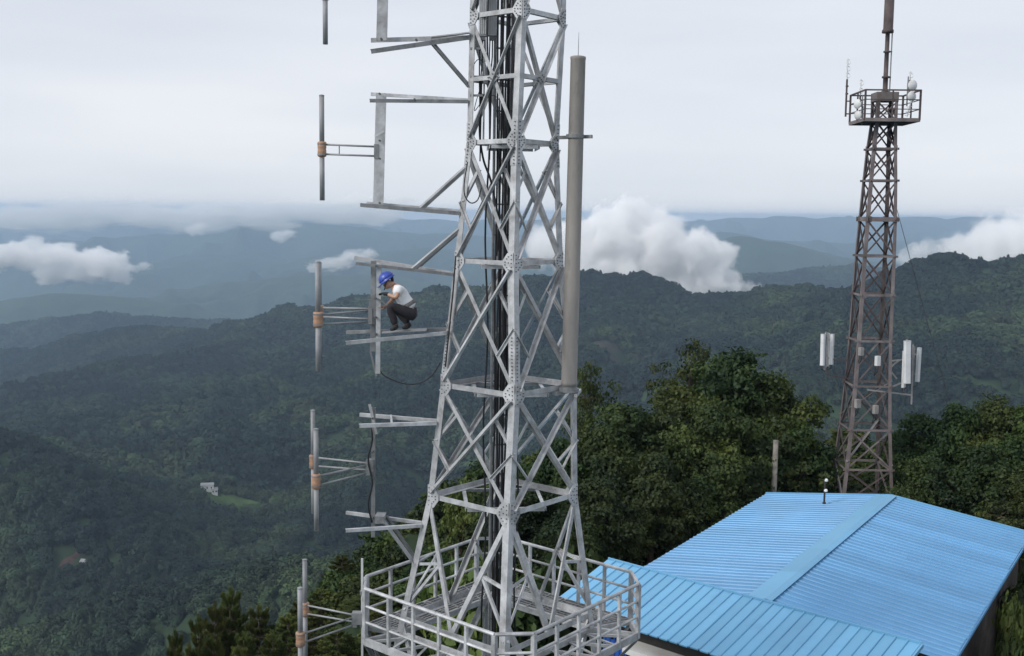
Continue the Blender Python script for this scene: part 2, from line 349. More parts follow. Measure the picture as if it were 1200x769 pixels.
# ------------------------------------------------------------------ forest on the slopes (nobody could count it)
M_forest = leaf_material('forest_leaf', [(.010, .020, .015), (.019, .035, .020), (.056, .080, .031)], .15, .0085, obj_var=.40, lo=.36, hi=.66)
def forest_proto(name, seed, n, size, conifer=False):
    g = random.Random(seed); lobes = []
    if conifer:
        for k in range(7):
            z = .15+.13*k; w = .52*(1-k/7.5); lobes.append(((g.uniform(-.05, .05), g.uniform(-.05, .05), z*1.05), (w*.8, w*.8, .14)))
    else:
        for k in range(9):
            a = g.uniform(0, 6.28); q = g.uniform(.1, .42); lobes.append(((q*math.cos(a), q*math.sin(a), g.uniform(.3, .75)), (g.uniform(.24, .38),)*2 + (g.uniform(.2, .32),)))
        lobes.append(((0, 0, .5), (.42, .42, .42)))
    v, f = leaf_cloud(lobes, n, size, seed, .82, .3)
    o = bpy.data.objects.new(name, np_mesh(name, v, f, M_forest, False)); return o
NEAR_PROTO = [forest_proto('slope_tree', 15, 1500, .105), forest_proto('slope_tree', 16, 1500, .10), forest_proto('slope_tree', 17, 1500, .11), forest_proto('slope_tree', 18, 1300, .085, True)]
FOREST_PROTO = [forest_proto('slope_bush', 11, 420, .20), forest_proto('slope_bush', 12, 420, .19), forest_proto('slope_bush', 13, 420, .21), forest_proto('slope_bush', 14, 420, .15, True)]
def hit(px, py):                            # where the ray of a pixel first meets the terrain
    ds = np.geomspace(220, 5000, 900); P = np.array([tuple(at(px, py, float(d))) for d in ds]); z = terrain_height(P[:, 0], P[:, 1])
    k = int(np.argmax(z > P[:, 2])); return Vector(P[k])
CLEARINGS = []        # filled in below: (x, y, radius)
for px, py, d, rad in ((262, 597, 885, 17), (238, 602, 890, 9), (280, 590, 890, 12), (243, 579, 905, 8), (93, 664, 640, 9), (86, 657, 650, 7), (708, 412, 1120, 22), (722, 416, 1110, 16)):
    q = hit(px, py); CLEARINGS.append((q.x, q.y, rad*min(1.5, max(.7, q.y/d))))
def forest_points():
    g = np.random.default_rng(3); out = []
    for r0, r1, sp in ((75, 260, 5.2), (260, 700, 5.6), (700, 1500, 6.6), (1500, 2500, 8.5), (2500, 3600, 10)):
        half = math.radians(31); area = half*(r1*r1-r0*r0); n = int(area/(sp*sp)*1.5)
        r = np.sqrt(g.random(n)*(r1*r1-r0*r0)+r0*r0); a = (g.random(n)*2-1)*half
        x, y = r*np.sin(a), r*np.cos(a); z = terrain_height(x, y)
        s = sp*(1.0+.75*g.random(n)**1.5)
        keep = np.ones(n, bool)
        for cx, cy_, cr in CLEARINGS: keep &= np.hypot(x-cx, y-cy_) > cr
        # gaps and stands of older trees
        dens = perlin(x/55, y/55, 91); keep &= (g.random(n) < .82+.5*dens); s *= 1 + .35*perlin(x/90, y/90, 92)
        out.append(np.stack([x, y, z - s*.12, s], -1)[keep])
    return np.concatenate(out)
FP = forest_points()
def scatter(name, pts, protos, seed):
    me = bpy.data.meshes.new(name); me.vertices.add(len(pts)); me.vertices.foreach_set('co', np.ascontiguousarray(pts[:, :3], np.float32).ravel())
    at_ = me.attributes.new('size', 'FLOAT', 'POINT'); at_.data.foreach_set('value', np.ascontiguousarray(pts[:, 3], np.float32)); me.update()
    o = bpy.data.objects.new(name, me); C.objects.link(o)
    t = bpy.data.node_groups.new(name, 'GeometryNodeTree'); t.interface.new_socket('Geometry', in_out='INPUT', socket_type='NodeSocketGeometry'); t.interface.new_socket('Geometry', in_out='OUTPUT', socket_type='NodeSocketGeometry')
    gi, go = N(t, 'NodeGroupInput'), N(t, 'NodeGroupOutput'); jn = N(t, 'GeometryNodeJoinGeometry')
    for p in protos:
        oi = N(t, 'GeometryNodeObjectInfo'); oi.inputs['Object'].default_value = p; oi.inputs['As Instance'].default_value = True
        t.links.new(oi.outputs['Geometry'], jn.inputs[0])
    ip = N(t, 'GeometryNodeInstanceOnPoints'); ip.inputs['Pick Instance'].default_value = True
    t.links.new(gi.outputs[0], ip.inputs['Points']); t.links.new(jn.outputs[0], ip.inputs['Instance'])
    ri = N(t, 'FunctionNodeRandomValue', data_type='INT'); ri.inputs['Min'].default_value = 0; ri.inputs['Max'].default_value = len(protos)-1; ri.inputs['Seed'].default_value = seed
    t.links.new(ri.outputs[2], ip.inputs['Instance Index'])
    rv = N(t, 'FunctionNodeRandomValue', data_type='FLOAT_VECTOR'); rv.inputs[0].default_value = (-.08, -.08, 0); rv.inputs[1].default_value = (.08, .08, 6.283); rv.inputs['Seed'].default_value = seed+1
    t.links.new(rv.outputs[0], ip.inputs['Rotation'])
    na_ = N(t, 'GeometryNodeInputNamedAttribute', data_type='FLOAT'); na_.inputs['Name'].default_value = 'size'
    t.links.new(na_.outputs[0], ip.inputs['Scale']); t.links.new(ip.outputs[0], go.inputs[0])
    md = o.modifiers.new('scatter', 'NODES'); md.node_group = t
    return o
_n = np.hypot(FP[:, 0], FP[:, 1]) < 900
forest = scatter('forest', FP[~_n], FOREST_PROTO, 5); forest_near = scatter('forest', FP[_n], NEAR_PROTO, 6)
tag(forest_near, 'green forest canopy on the nearer slopes below the tower', 'forest', kind='stuff')
tag(forest, 'dense hazy forest canopy covering the farther mountain slopes', 'forest', kind='stuff')
# ------------------------------------------------------------------ near steel tower
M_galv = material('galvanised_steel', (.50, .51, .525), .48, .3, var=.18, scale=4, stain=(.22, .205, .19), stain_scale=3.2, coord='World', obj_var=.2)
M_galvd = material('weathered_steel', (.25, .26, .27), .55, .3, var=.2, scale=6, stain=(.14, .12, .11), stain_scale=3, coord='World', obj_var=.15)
M_bolt = material('bolt_steel', (.12, .12, .125), .5, .4, var=.1, coord='World')
M_cable = material('cable_rubber', (.014, .014, .016), .5, 0, var=.2, scale=3, coord='World', obj_var=.4)
M_radome = material('radome_fibreglass', (.29, .27, .25), .7, 0, var=.10, scale=3, col2=(.21, .20, .19), stretch=(1, 1, .25), stain=(.165, .15, .14), stain_scale=4.5, coord='World')
M_insul = material('terracotta_plastic', (.40, .235, .15), .55, 0, var=.12, scale=9, stain=(.28, .17, .12), coord='World', obj_var=.12)
M_dip = material('dipole_tube', (.30, .31, .325), .6, .1, var=.12, scale=4, stain=(.25, .24, .23), coord='World', obj_var=.1)
M_rru = material('radio_unit_paint', (.55, .56, .57), .5, .0, var=.08, scale=4, stain=(.38, .37, .36), coord='World')
D0 = 18.7
TH = math.radians(5)
LEVELS = [(-142, 555.5, 664.5), (20.5, 552, 662), (168, 548, 654), (306, 533, 660), (451, 516, 677), (580, 500, 679), (722, 466, 699)]
LV = []
for y, l, r in LEVELS:
    c = at((l+r)/2, y, D0); LV.append((c, (r-l)/2*D0/F/math.cos(TH)*1.0))
gz = float(terrain_height(np.array([LV[-1][0].x]), np.array([D0]))[0])
c5, c6 = LV[5], LV[6]
tt = (gz - .1 - c6[0].z)/(c6[0].z - c5[0].z)
LV.append((c6[0] + (c6[0]-c5[0])*tt, c6[1] + (c6[1]-c5[1])*tt))
def corner(lv, k):
    c, r = lv; a = TH + k*math.pi/2
    return c + Vector((math.sin(a), -math.cos(a), 0))*r
def face_n(k):
    a = TH + (k+.5)*math.pi/2; return Vector((math.sin(a), -math.cos(a), 0))
TC = LV[3][0]
tower = empty('lattice_tower', LV[-1][0], label='grey galvanised lattice tower with railed platform and worker, beside the blue roof', cat='tower')
# legs: one angle per leg, kinked at the levels
for k in range(4):
    b = MB(); pts = [corner(lv, k) for lv in LV]; out = Vector((math.sin(TH+k*math.pi/2), -math.cos(TH+k*math.pi/2), 0))
    for p, q in zip(pts[:-1], pts[1:]): b.angle(p + (p-q)*0.0, q,        .115 if p.z > LV[3][0].z else .128, out, .013)
    b.build('leg', M_galv, tower)
bolts = MB()
def bolt(p, n, r=.0105):
    bolts.tube(p, p + n*.014, r, 6)
def member(name, p, q, w, n, side=1, off=0.0, mat=M_galv, flip=False):
    o = -n*off
    MB().flat_angle(p + o, q + o, w, -n if flip else n, .009, side).build(name, mat, tower)
def gusset(k, face, lv, w, h, up=.5):
    p = corner(lv, k); n = face_n(face); kk = (face+1) % 4 if face == k else face
    d = (corner(lv, kk) - p).normalized(); u = Vector((0, 0, 1))
    p = p + n*.006 + d*.01
    pts = [p + u*h*up, p + d*w*.55 + u*h*up*.95, p + d*w + u*h*.12, p + d*w - u*h*.12, p + d*w*.55 - u*h*(1-up)*.95, p - u*h*(1-up)]
    MB().poly_slab(pts, n, .012).build('gusset_plate', M_galv, tower)
    for a, b in ((.14, .38), (.14, .18), (.14, 0), (.14, -.18), (.14, -.38), (.42, .3), (.42, -.3), (.75, .05), (.75, -.08), (.42, .02), (.58, .2), (.58, -.2)):
        bolt(p + d*w*a + u*h*b + n*.004, n)
for face in range(4):
    n = face_n(face); a, b = face, (face+1) % 4
    for i in range(0, 6):
        T, B = LV[i], LV[i+1]
        ta, tb, ba, bb = corner(T, a), corner(T, b), corner(B, a), corner(B, b)
        ins = lambda p, q, s=.06: p + (q-p).normalized()*s
        if i > 0:
            member('horizontal_beam', ins(ta, tb), ins(tb, ta), .075 if i < 4 else .088, n, 1, .012)
        if i == 0 or i == 1:                     # X with a level bar through the crossing
            member('diagonal_brace', ins(ta, bb, .1), ins(bb, ta, .1), .066, n, 1, .010)
            member('diagonal_brace', ins(tb, ba, .1), ins(ba, tb, .1), .066, n, 1, .004, flip=True)
            ma, mb = (ta+ba)/2, (tb+bb)/2
            member('horizontal_beam', ins(ma, mb, .03), ins(mb, ma, .03), .07, n, 1, -.002)
            c = (ma+mb)/2; d = (mb-ma).normalized(); u = Vector((0, 0, 1)); s = .13
            MB().poly_slab([c+d*s+n*.012, c+u*s*.8+n*.012, c-d*s+n*.012, c-u*s*.8+n*.012], n, .01).build('gusset_plate', M_galv, tower)
            for e, f in ((.5, 0), (-.5, 0), (0, .4), (0, -.4), (.25, .2), (-.25, -.2), (.75, 0), (-.75, 0)): bolt(c + d*s*e + u*s*f + n*.017, n)
        elif i < 5:                              # X with short redundants to the middle of the legs
            member('diagonal_brace', ins(ta, bb, .1), ins(bb, ta, .1), .072, n, 1, .010)
            member('diagonal_brace', ins(tb, ba, .1), ins(ba, tb, .1), .072, n, 1, .004, flip=True)
            x = ta + (bb-ta)*((tb-ta).length/((tb-ta).length+(bb-ba).length))
            ma, mb = lerp(ta, ba, .5), lerp(tb, bb, .5)
            for m_, e0, e1 in ((ma, ta, ba), (mb, tb, bb)):
                member('short_brace', m_, lerp(e0, x, .5), .048, n, 1, .034)
                member('short_brace', m_, lerp(e1, x, .5), .048, n, -1, .012, flip=True)
        else:                                    # V down to the middle of the foot, small bars to the legs
            mid = (ba+bb)/2
            for e0, e1, sd in ((ta, ba, 1), (tb, bb, -1)):
                member('diagonal_brace', ins(e0, mid, .1), mid, .08, n, sd, .012)
                q = lerp(e0, mid, .5); l = lerp(e0, e1, .56)
                member('short_brace', l, q, .048, n, 1, .03)
                member('short_brace', q, lerp(e0, e1, .93), .048, n, -1, .036)
        for kk in (a, b):
            if i > 0: gusset(kk, face, T, .165 + .017*i, .28 + .022*i)
    # below the platform
    T, B = LV[6], LV[7]
    ta, tb, ba, bb = corner(T, a), corner(T, b), corner(B, a), corner(B, b)
    member('horizontal_beam', ins(ta, tb), ins(tb, ta), .10, n, 1, .012)
    member('diagonal_brace', ins(ta, bb, .1), ins(bb, ta, .1), .09, n, 1, .010)
    member('diagonal_brace', ins(tb, ba, .1), ins(ba, tb, .1), .09, n, -1, .024)
# splice covers with rows of bolts on the legs
for k in range(4):
    out = Vector((math.sin(TH+k*math.pi/2), -math.cos(TH+k*math.pi/2), 0))
    for i, t0, t1 in ((3, .55, .9), (1, .84, .99), (2, .0, .2)):
        p, q = lerp(corner(LV[i], k), corner(LV[i+1], k), t0), lerp(corner(LV[i], k), corner(LV[i+1], k), t1)
        MB().angle(p + out*.010, q + out*.010, .13, out, .008).build('splice_plate', M_galv, tower)
        for s in (-1, 1):
            nn = Matrix.Rotation(s*math.pi/4, 3, 'Z') @ out; dd = Matrix.Rotation(-s*math.pi/4, 3, 'Z') @ out
            m = int((q-p).length/.055)
            for j in range(m): bolt(lerp(p, q, (j+.5)/m) + out*.012 - dd*.055 + nn*.002, nn)
# plan bracing inside the levels
for i in (2, 3, 4, 5):
    ms = [(corner(LV[i], k)+corner(LV[i], (k+1) % 4))/2 - Vector((0, 0, .05)) for k in range(4)]
    for k in range(4): MB().flat_angle(ms[k], ms[(k+1) % 4], .06, Vector((0, 0, 1)), .008).build('plan_brace', M_galv, tower)
bolts.build('bolt', M_bolt, tower, kind='stuff')

# ---- railed platform (part of the tower it is bolted to)
pc = at(588, 680, D0); RP = 2.62; STR = 1.06
def pcorner(k, s, R=RP, z=0.0, ch=.30):
    a = TH + k*math.pi/2; d = Vector((math.sin(a), -math.cos(a), 0)); t = Vector((-d.y, d.x, 0))
    p = d*(R - ch*.92) + t*(s*ch); e = Vector((math.sin(TH), -math.cos(TH), 0)); p = p + e*(p.dot(e)*(STR-1))
    return pc + p + Vector((0, 0, z))
ring = [(k, s) for k in range(4) for s in (-1, 1)]
def ring_pts(R=RP, z=0.0, ch=.30): return [pcorner(k, s, R, z, ch) for k, s in ring]
top = ring_pts()
RH = .92
rail_posts = []
for i in range(8):
    p, q = top[i], top[(i+1) % 8]; L = (q-p).length; n = max(1, round(L/.55))
    for z, r in ((0, .031), (-.30, .023), (-.58, .023)):
        b = MB(); b.tube(p + Vector((0, 0, z)), q + Vector((0, 0, z)), r, 7); b.build('handrail' if z == 0 else 'guard_rail', M_galv, tower)
    e = Vector((0, 0, RH)); ch = MB(); ch.bar(p - e, q - e, .05, .13); ch.build('platform_edge_beam', M_galv, tower)
    for j in range(n):
        s = lerp(p, q, j/n); b = MB(); w = .07 if j == 0 else .05
        b.bar(s - Vector((0, 0, .01)), s - Vector((0, 0, RH + .05)), w, w, up=face_n(0)); b.build('rail_post', M_galv, tower); rail_posts.append(s)
# floor: joists from the legs to the rim, open zigzag bracing on the near half, grating strips behind
fz = pc.z - RH - .0
inner = [Vector((corner(lv6, k).x, corner(lv6, k).y, fz)) for lv6 in [LV[6]] for k in range(4)]
outer = [v - Vector((0, 0, RH)) for v in top]
for k in range(4):
    for s in (0, 1):
        MB().bar(inner[k], outer[2*k+s], .05, .09).build('floor_joist', M_galv, tower)
    MB().bar(inner[k], inner[(k+1) % 4], .06, .10).build('floor_joist', M_galv, tower)
    o0, o1 = outer[2*k+1], outer[(2*k+2) % 8]; i0_, i1_ = inner[k], inner[(k+1) % 4]
    for j in range(5):
        a_, b_ = lerp(o0, o1, j/5), lerp(i0_, i1_, (j+.5)/5); c_ = lerp(o0, o1, (j+1)/5)
        MB().flat_angle(a_, b_, .045, Vector((0, 0, 1))).build('floor_brace', M_galv, tower)
        MB().flat_angle(b_, c_, .045, Vector((0, 0, 1))).build('floor_brace', M_galv, tower)
M_grate = material('steel_grating', (.28, .285, .29), .6, .3, var=.2, scale=10, stain=(.16, .15, .14), coord='World')
for k in (1, 2):
    o0, o1 = outer[2*k+1], outer[(2*k+2) % 8]; i0_, i1_ = inner[k], inner[(k+1) % 4]
    for j in range(4):
        g = MB(); u = Vector((0, 0, .055)); q = [lerp(o0, o1, j/4+.01)+u, lerp(o0, o1, (j+1)/4-.01)+u, lerp(i0_, i1_, (j+1)/4-.01)+u, lerp(i0_, i1_, j/4+.01)+u]
        for m in range(9):
            t0 = m/9; g.bar(lerp(q[0], q[3], t0+.02), lerp(q[1], q[2], t0+.02), .035, .02)
        for m in range(3): g.bar(lerp(q[0], q[1], m/2*.96+.02), lerp(q[3], q[2], m/2*.96+.02), .03, .03)
        g.build('floor_grating', M_grate, tower)
for i in range(8):                               # struts under the platform back to the legs
    k = i//2; p = outer[i] - Vector((0, 0, .08)); q = lerp(corner(LV[6], k), corner(LV[7], k), .22)
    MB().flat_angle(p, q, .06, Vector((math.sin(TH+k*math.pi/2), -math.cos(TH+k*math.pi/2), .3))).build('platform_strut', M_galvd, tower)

# concrete feet under the legs
M_conc = material('concrete', (.36, .35, .33), .85, var=.15, scale=3, stain=(.22, .21, .19), coord='World')
for k in range(4):
    p = corner(LV[7], k); g = float(terrain_height(np.array([p.x]), np.array([p.y]))[0])
    b = MB(); b.prism(Vector((p.x, p.y, g-1.2)), Vector((p.x, p.y, max(g, LV[7][0].z)+.16)), [(-.35, -.35), (.35, -.35), (.35, .35), (-.35, .35)], (0, 1, 0), True, [(-.25, -.25), (.25, -.25), (.25, .25), (-.25, .25)])
    b.build('concrete_footing', M_conc, tower)

# ---- cable ladder and feeder cables up the middle
ax_t, ax_b = at(594, -150, D0+.12), at(584, 720, D0+.12); ax_b2 = Vector((ax_b.x, ax_b.y, gz+.05))
lad = empty('cable_ladder', ax_b2, label='dark steel cable ladder climbing inside the grey tower', cat='ladder')
lx = Vector((math.cos(.35), math.sin(.35), 0)); ly = Vector((-lx.y, lx.x, 0))
for s in (-1, 1):
    MB().bar(ax_b2 + lx*.17*s, ax_t + lx*.17*s, .035, .05, up=ly).build('ladder_rail', M_galvd, lad)
nrg = 34
for j in range(nrg):
    c = lerp(ax_b2, ax_t, (j+.5)/nrg); MB().bar(c - lx*.17, c + lx*.17, .025, .025).build('rung', M_galvd, lad)
for j in range(9):
    b = MB(); pts = []; off = -.135 + .034*j; rr_ = rnd.uniform(.013, .021); fr = -.045 - (.03 if j % 3 == 1 else 0)
    for m in range(41):
        c = lerp(ax_b2, ax_t, m/40); pts.append(c + lx*(off + .010*math.sin(m*.7+j*2.1)) + ly*(fr + .010*math.sin(m*.9+j)))
    o = b.path(pts, rr_, 6).build('feeder_cable', M_cable, None, True); tag(o, 'black feeder cable strapped to the cable ladder inside the grey tower', 'cable', 'feeder cables on the ladder')
for j, (x0, x1, dd) in enumerate(((575, 566, -.25), (610, 604, .3))):      # two loose trunk cables
    b = MB(); pts = [lerp(at(x0, -150, D0+dd), at(x1, 740, D0+dd), m/30) + Vector((.03*math.sin(m*.8+j), .02*math.cos(m*.5), 0)) for m in range(31)]
    o = b.path(pts, .016, 6).build('trunk_cable', M_cable, None, True)
    tag(o, ('loose black cable hanging down inside the tower between ladder and worker side leg', 'loose black cable running down inside the tower behind the front leg')[j], 'cable')
# radio units near the top
for j, (px, w) in enumerate(((566, .13), (577.5, .16))):
    e = empty('radio_unit', at(px, 40, D0-.1+.2*j), label=('narrow pale radio unit hung inside the tower above the loose cables', 'wider pale radio unit hung inside the tower next to the narrow one')[j], cat='radio unit')
    p = at(px, 8, D0-.1+.2*j); b = MB(); b.box(p, w, .14, .95); b.build('housing', M_rru, e)
    for s in range(4): MB().box(p + Vector((-w/2+.02+s*(w-.04)/3, -.082, 0)), .012, .03, .9).build('cooling_fin', M_rru, e)
    MB().box(p - Vector((0, 0, .51)), w*.7, .1, .07).build('connector_block', M_galvd, e)
    for s in range(3):
        pts = [p + Vector((-.04+.04*s, 0, -.5)), p + Vector((-.05+.05*s, .02, -.8)), p + Vector((.02*s-.05, .05, -1.2)), p + Vector((-.03, .08+.02*s, -1.9-.3*s))]
        MB().path(pts, .011, 6).build('jumper_lead', M_cable, e)
# drooping loops of jumper cable inside the upper bays
def loop_cable(pp, label, r=.011, d=D0):
    P = [at(x, y, d) for x, y in pp]; pts = []
    for i in range(len(P)-1):
        p0, p1, p2, p3 = P[max(i-1, 0)], P[i], P[i+1], P[min(i+2, len(P)-1)]
        for s in range(6):
            t = s/6; pts.append(.5*((2*p1) + (p2-p0)*t + (2*p0-5*p1+4*p2-p3)*t*t + (3*p1-p0-3*p2+p3)*t**3))
    pts.append(P[-1]); o = MB().path(pts, r, 6).build('jumper_cable', M_cable, None, True); tag(o, label, 'cable')
loop_cable([(553,80),(560,70),(568,76),(566,95),(560,112),(556,130),(566,118),(578,112),(588,120)], 'thin black cable looping in the bay above the second crossing of the tower', .007)
loop_cable([(566,110),(562,150),(566,185),(574,208),(578,225),(584,260),(582,300)], 'thick black cable bent round the loaded side of the upper tower bay', .018)
loop_cable([(548,190),(544,215),(545,230),(552,238),(560,234),(564,220)], 'black cable hanging in a short loop beside the leg above the worker', .010, D0-.35)
loop_cable([(444,432),(450,440),(462,446),(476,450),(492,449),(506,440),(516,425)], 'black cable sagging from the mast below the worker to the tower', .012, D0-.1)
loop_cable([(534,300),(531,340),(527,380),(522,430)], 'black cable running down the tower leg behind the worker', .013, D0-.2)
# climbing rungs on one leg
rg_e = empty('step_ladder', at(556, 118, D0-.1), label='short step rungs clamped to the upper tower leg near the boom struts', cat='ladder')
for y in (57, 90, 112):
    MB().bar(at(551, y, D0-.1), at(568, y, D0-.1), .03, .035).build('rung', M_galvd, rg_e)
MB().bar(at(568.5, 20, D0-.1), at(566.5, 165, D0-.1), .03, .03, up=(0, 1, 0)).build('stile', M_galvd, rg_e)

# ---- tall fibreglass pole antenna
pb = at(667, 452, D0-.32); ptop = at(676.3, 66, D0-.32); pb.x = (pb.x + ptop.x)/2 - .02; ptop.x = pb.x + .055
pa = empty('pole_antenna', pb, label='tall brown-grey cylindrical antenna standing against the tower leg', cat='antenna')
dv = (ptop-pb)
b = MB(); b.lathe([(.140, 0), (.140, .06), (.132, .09), (.129, dv.length*.5), (.122, dv.length-.06), (.127, dv.length-.05), (.127, dv.length-.01), (.10, dv.length)], pb, dv, 20); b.build('radome', M_radome, pa, True)
b = MB(); b.lathe([(.17, -.10), (.17, -.04), (.13, -.04), (.13, 0.0)], pb, dv, 14); b.build('base_flange', M_galvd, pa)
b = MB(); b.tube(ptop, ptop + Vector((.004, 0, .38)), .006, 6, .003); b.build('lightning_spike', M_galvd, pa)
pk = at(675, 160, D0-.32); k1 = corner(LV[2], 1)
b = MB(); b.bar(Vector((k1.x-.05, k1.y-.02, pk.z)), pk + Vector((.26, -.02, 0)), .05, .055); b.build('support_arm', M_galvd, pa)
b = MB(); b.lathe([(.150, -.03), (.150, .03)], pk - Vector((.013, 0, 0)), dv, 16); b.build('clamp_band', M_galvd, pa)
k4 = corner(LV[4], 1); b = MB(); b.bar(Vector((k4.x, k4.y, pb.z-.13)), Vector((pb.x-.25, pb.y-.05, pb.z-.13)), .09, .06); b.bar(Vector((k4.x+.06, k4.y, pb.z-.14)), Vector((pb.x+.1, pb.y-.2, pb.z-.14)), .05, .05); b.build('support_arm', M_galv, pa)
# ------------------------------------------------------------------ side booms and dipoles
DD = D0 - .12
def seg(name, a, b, w, h, parent, mat=M_galv, up=(0, 0, 1)):
    return MB().bar(Vector(a), Vector(b), w, h, up).build(name, mat, parent)
def ell(name, a, b, w, parent, up=(0, 0, 1), mat=M_galv, side=1):
    return MB().flat_angle(Vector(a), Vector(b), w, Vector(up), .009, side).build(name, mat, parent)
def channel(name, a, b, w, dpt, parent, mat=M_galv, up=(0, -1, 0)):      # U section, open to the back
    t = .012; q = [(-w/2, 0), (w/2, 0), (w/2, -dpt), (w/2-t, -dpt), (w/2-t, -t), (-w/2+t, -t), (-w/2+t, -dpt), (-w/2, -dpt)]
    return MB().prism(Vector(a), Vector(b), q, Vector(up)).build(name, mat, parent)
def bolt_on(p, parent, r=.02):
    MB().lathe([(r, -.05), (r, .05)], p, (0, 1, 0), 8).build('u_bolt', M_bolt, parent)
def dipole(label, px, y0, yc, y1, d, joins, r=.042, spacer=True, lean=0.0):
    """vertical tube with its feed block; joins = list of (pixel, pixel y, distance) where its two bars meet the mast"""
    c = at(px, yc, d); e = empty('dipole_antenna', at(px, y1, d), label=label, cat='antenna', group='vertical dipole antennas on the side booms')
    t, bt = at(px, y0, d), at(px, y1, d); t.x = c.x + lean; bt.x = c.x - lean
    MB().tube(c + Vector((0, 0, .05)), t, r, 12).build('upper_arm', M_dip, e, True)
    MB().tube(bt, c - Vector((0, 0, .05)), r, 12).build('lower_arm', M_dip, e, True)
    MB().lathe([(r*.7, t.z-c.z-.002), (r*1.06, t.z-c.z), (r*1.06, t.z-c.z+.02), (r*.6, t.z-c.z+.028)], c, (0, 0, 1), 12).build('end_cap', M_dip, e)
    blk = MB(); blk.lathe([(r*1.3, -.125), (r*1.75, -.115), (r*1.75, -.02), (r*1.62, 0), (r*1.75, .02), (r*1.75, .115), (r*1.3, .125)], c, (0, 0, 1), 14); fb = blk.build('feed_block', M_insul, e, True)
    for s in (-1, 1): MB().lathe([(r*1.85, s*.085-.012), (r*1.85, s*.085+.012)], c, (0, 0, 1), 14).build('hose_clamp', M_galvd, fb)
    ends = []
    for (jx, jy, jd), s in zip(joins, (1, -1)):
        j = at(jx, jy, jd); st = c + (j-c).normalized()*.05 + Vector((0, 0, s*.075))
        MB().tube(st, j, .0165, 8).build('support_bar', M_dip, e, True); ends.append((st, j))
    if spacer:
        p, q = lerp(*ends[0], .28), lerp(*ends[1], .28); MB().bar(p, q, .016, .016, up=(0, 1, 0)).build('spacer', M_galvd, e)
    j = lerp(ends[0][1], ends[1][1], .5); MB().box(j, .07, .07, (ends[0][1]-ends[1][1]).length+.08).build('mast_clamp', M_galvd, e)
    return e
def leg_at(y):                                   # the side leg of the tower at a height
    z = at(540, y, D0).z
    for a, b in zip(LV[:-1], LV[1:]):
        p, q = corner(a, 3), corner(b, 3)
        if q.z <= z <= p.z: return lerp(p, q, (p.z-z)/(p.z-q.z))
    return corner(LV[0], 3)

# first (topmost) boom
e = empty('antenna_boom', leg_at(42), label='topmost side boom of the grey tower with a strut slanting down under it', cat='boom', group='side booms of the grey tower')
L = leg_at(42)
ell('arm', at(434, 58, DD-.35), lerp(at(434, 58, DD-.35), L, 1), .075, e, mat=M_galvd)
ell('arm', at(435, 45, DD+.2), L + Vector((0, .04, 0)), .075, e)
seg('arm_plate', at(505, 44, DD-.05), L + Vector((0, -.05, .03)), .11, .02, e)
ell('strut', at(503, 49, DD-.12), leg_at(103), .075, e, (-1, -.3, .8), M_galvd)
channel('mast', at(449.5, -60, DD-.06), at(447, 47, DD-.06), .17, .08, e)
bolt_on(at(447, 46, DD-.2), e); bolt_on(at(488, 47, DD-.1), e)
dipole('dipole antenna of the topmost boom, lit from below the cloud sheet', 381, -72, -9, 52, DD, [(444, -14, DD), (444, -4, DD)])
# second boom frame
e = empty('antenna_boom', leg_at(116), label='tall rectangular side boom frame with a mast plate between two level arms', cat='boom', group='side booms of the grey tower')
L = leg_at(117)
ell('arm', at(433, 116, DD-.35), L + Vector((0, -.02, -.01)), .06, e, mat=M_galvd); ell('arm', at(435, 108.5, DD+.2), L + Vector((0, .05, .02)), .06, e)
channel('mast', at(446.5, 109, DD-.06), at(443, 239, DD-.06), .165, .07, e)
ell('arm', at(422, 238, DD-.3), leg_at(248), .065, e, mat=M_galvd); ell('arm', at(430, 236.5, DD+.15), leg_at(247) + Vector((0, .05, .02)), .055, e)
ell('strut', at(492, 243, DD-.08), leg_at(196), .065, e, (-.6, -.5, .6))
seg('gusset_bar', at(439, 160, DD-.14), at(450, 154, DD-.14), .02, .03, e)
for y in (110, 165, 186, 238): bolt_on(at(445, y, DD-.14), e, .016)
bolt_on(at(486, 117, DD-.3), e)
dipole('dipole antenna with level paired bars on the tall rectangular boom frame', 377.3, 113, 175, 235, DD, [(441, 172, DD-.04), (441, 183, DD-.04)])
# third boom, where the worker crouches
e = empty('antenna_boom', leg_at(386), label='side boom frame on which the worker crouches', cat='boom', group='side booms of the grey tower')
L = leg_at(320)
ell('arm', at(416, 300, DD+.28), L + Vector((0, .04, .02)), .065, e); ell('arm', at(417, 307, DD-.18), L, .05, e, mat=M_galvd)
ell('strut', at(482, 314.5, DD-.05), leg_at(268), .055, e, (-.6, -.5, .6)); ell('strut', at(485, 315.5, DD+.12), leg_at(270) + Vector((0, .1, 0)), .05, e, (-.6, -.5, .6), M_galvd)
channel('mast', at(437.5, 306, DD), at(436.5, 412, DD), .085, .06, e, M_galvd); channel('mast', at(444, 308, DD-.1), at(442.5, 438, DD-.1), .075, .06, e)
ell('mast_stay', at(434, 412, DD-.05), at(441, 441, DD-.08), .03, e, (0, -1, 0), M_galvd)
LA, LB = leg_at(384), leg_at(386)
arm_f = (at(405, 400, DD-.62), LB + Vector((0, -.06, -.02))); arm_b = (at(406, 387.5, DD+.42), LA + Vector((0, .06, 0)))
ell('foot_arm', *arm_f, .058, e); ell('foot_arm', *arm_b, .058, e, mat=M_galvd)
PLK = (at(448, 389.5, DD-.10), at(500, 386.5, DD-.06))
seg('tread_plate', PLK[0], PLK[1], .34, .012, e, M_galvd)
for px, py in ((441, 312), (440, 350), (440, 372), (441, 392)): bolt_on(at(px, py, DD-.13), e, .02)
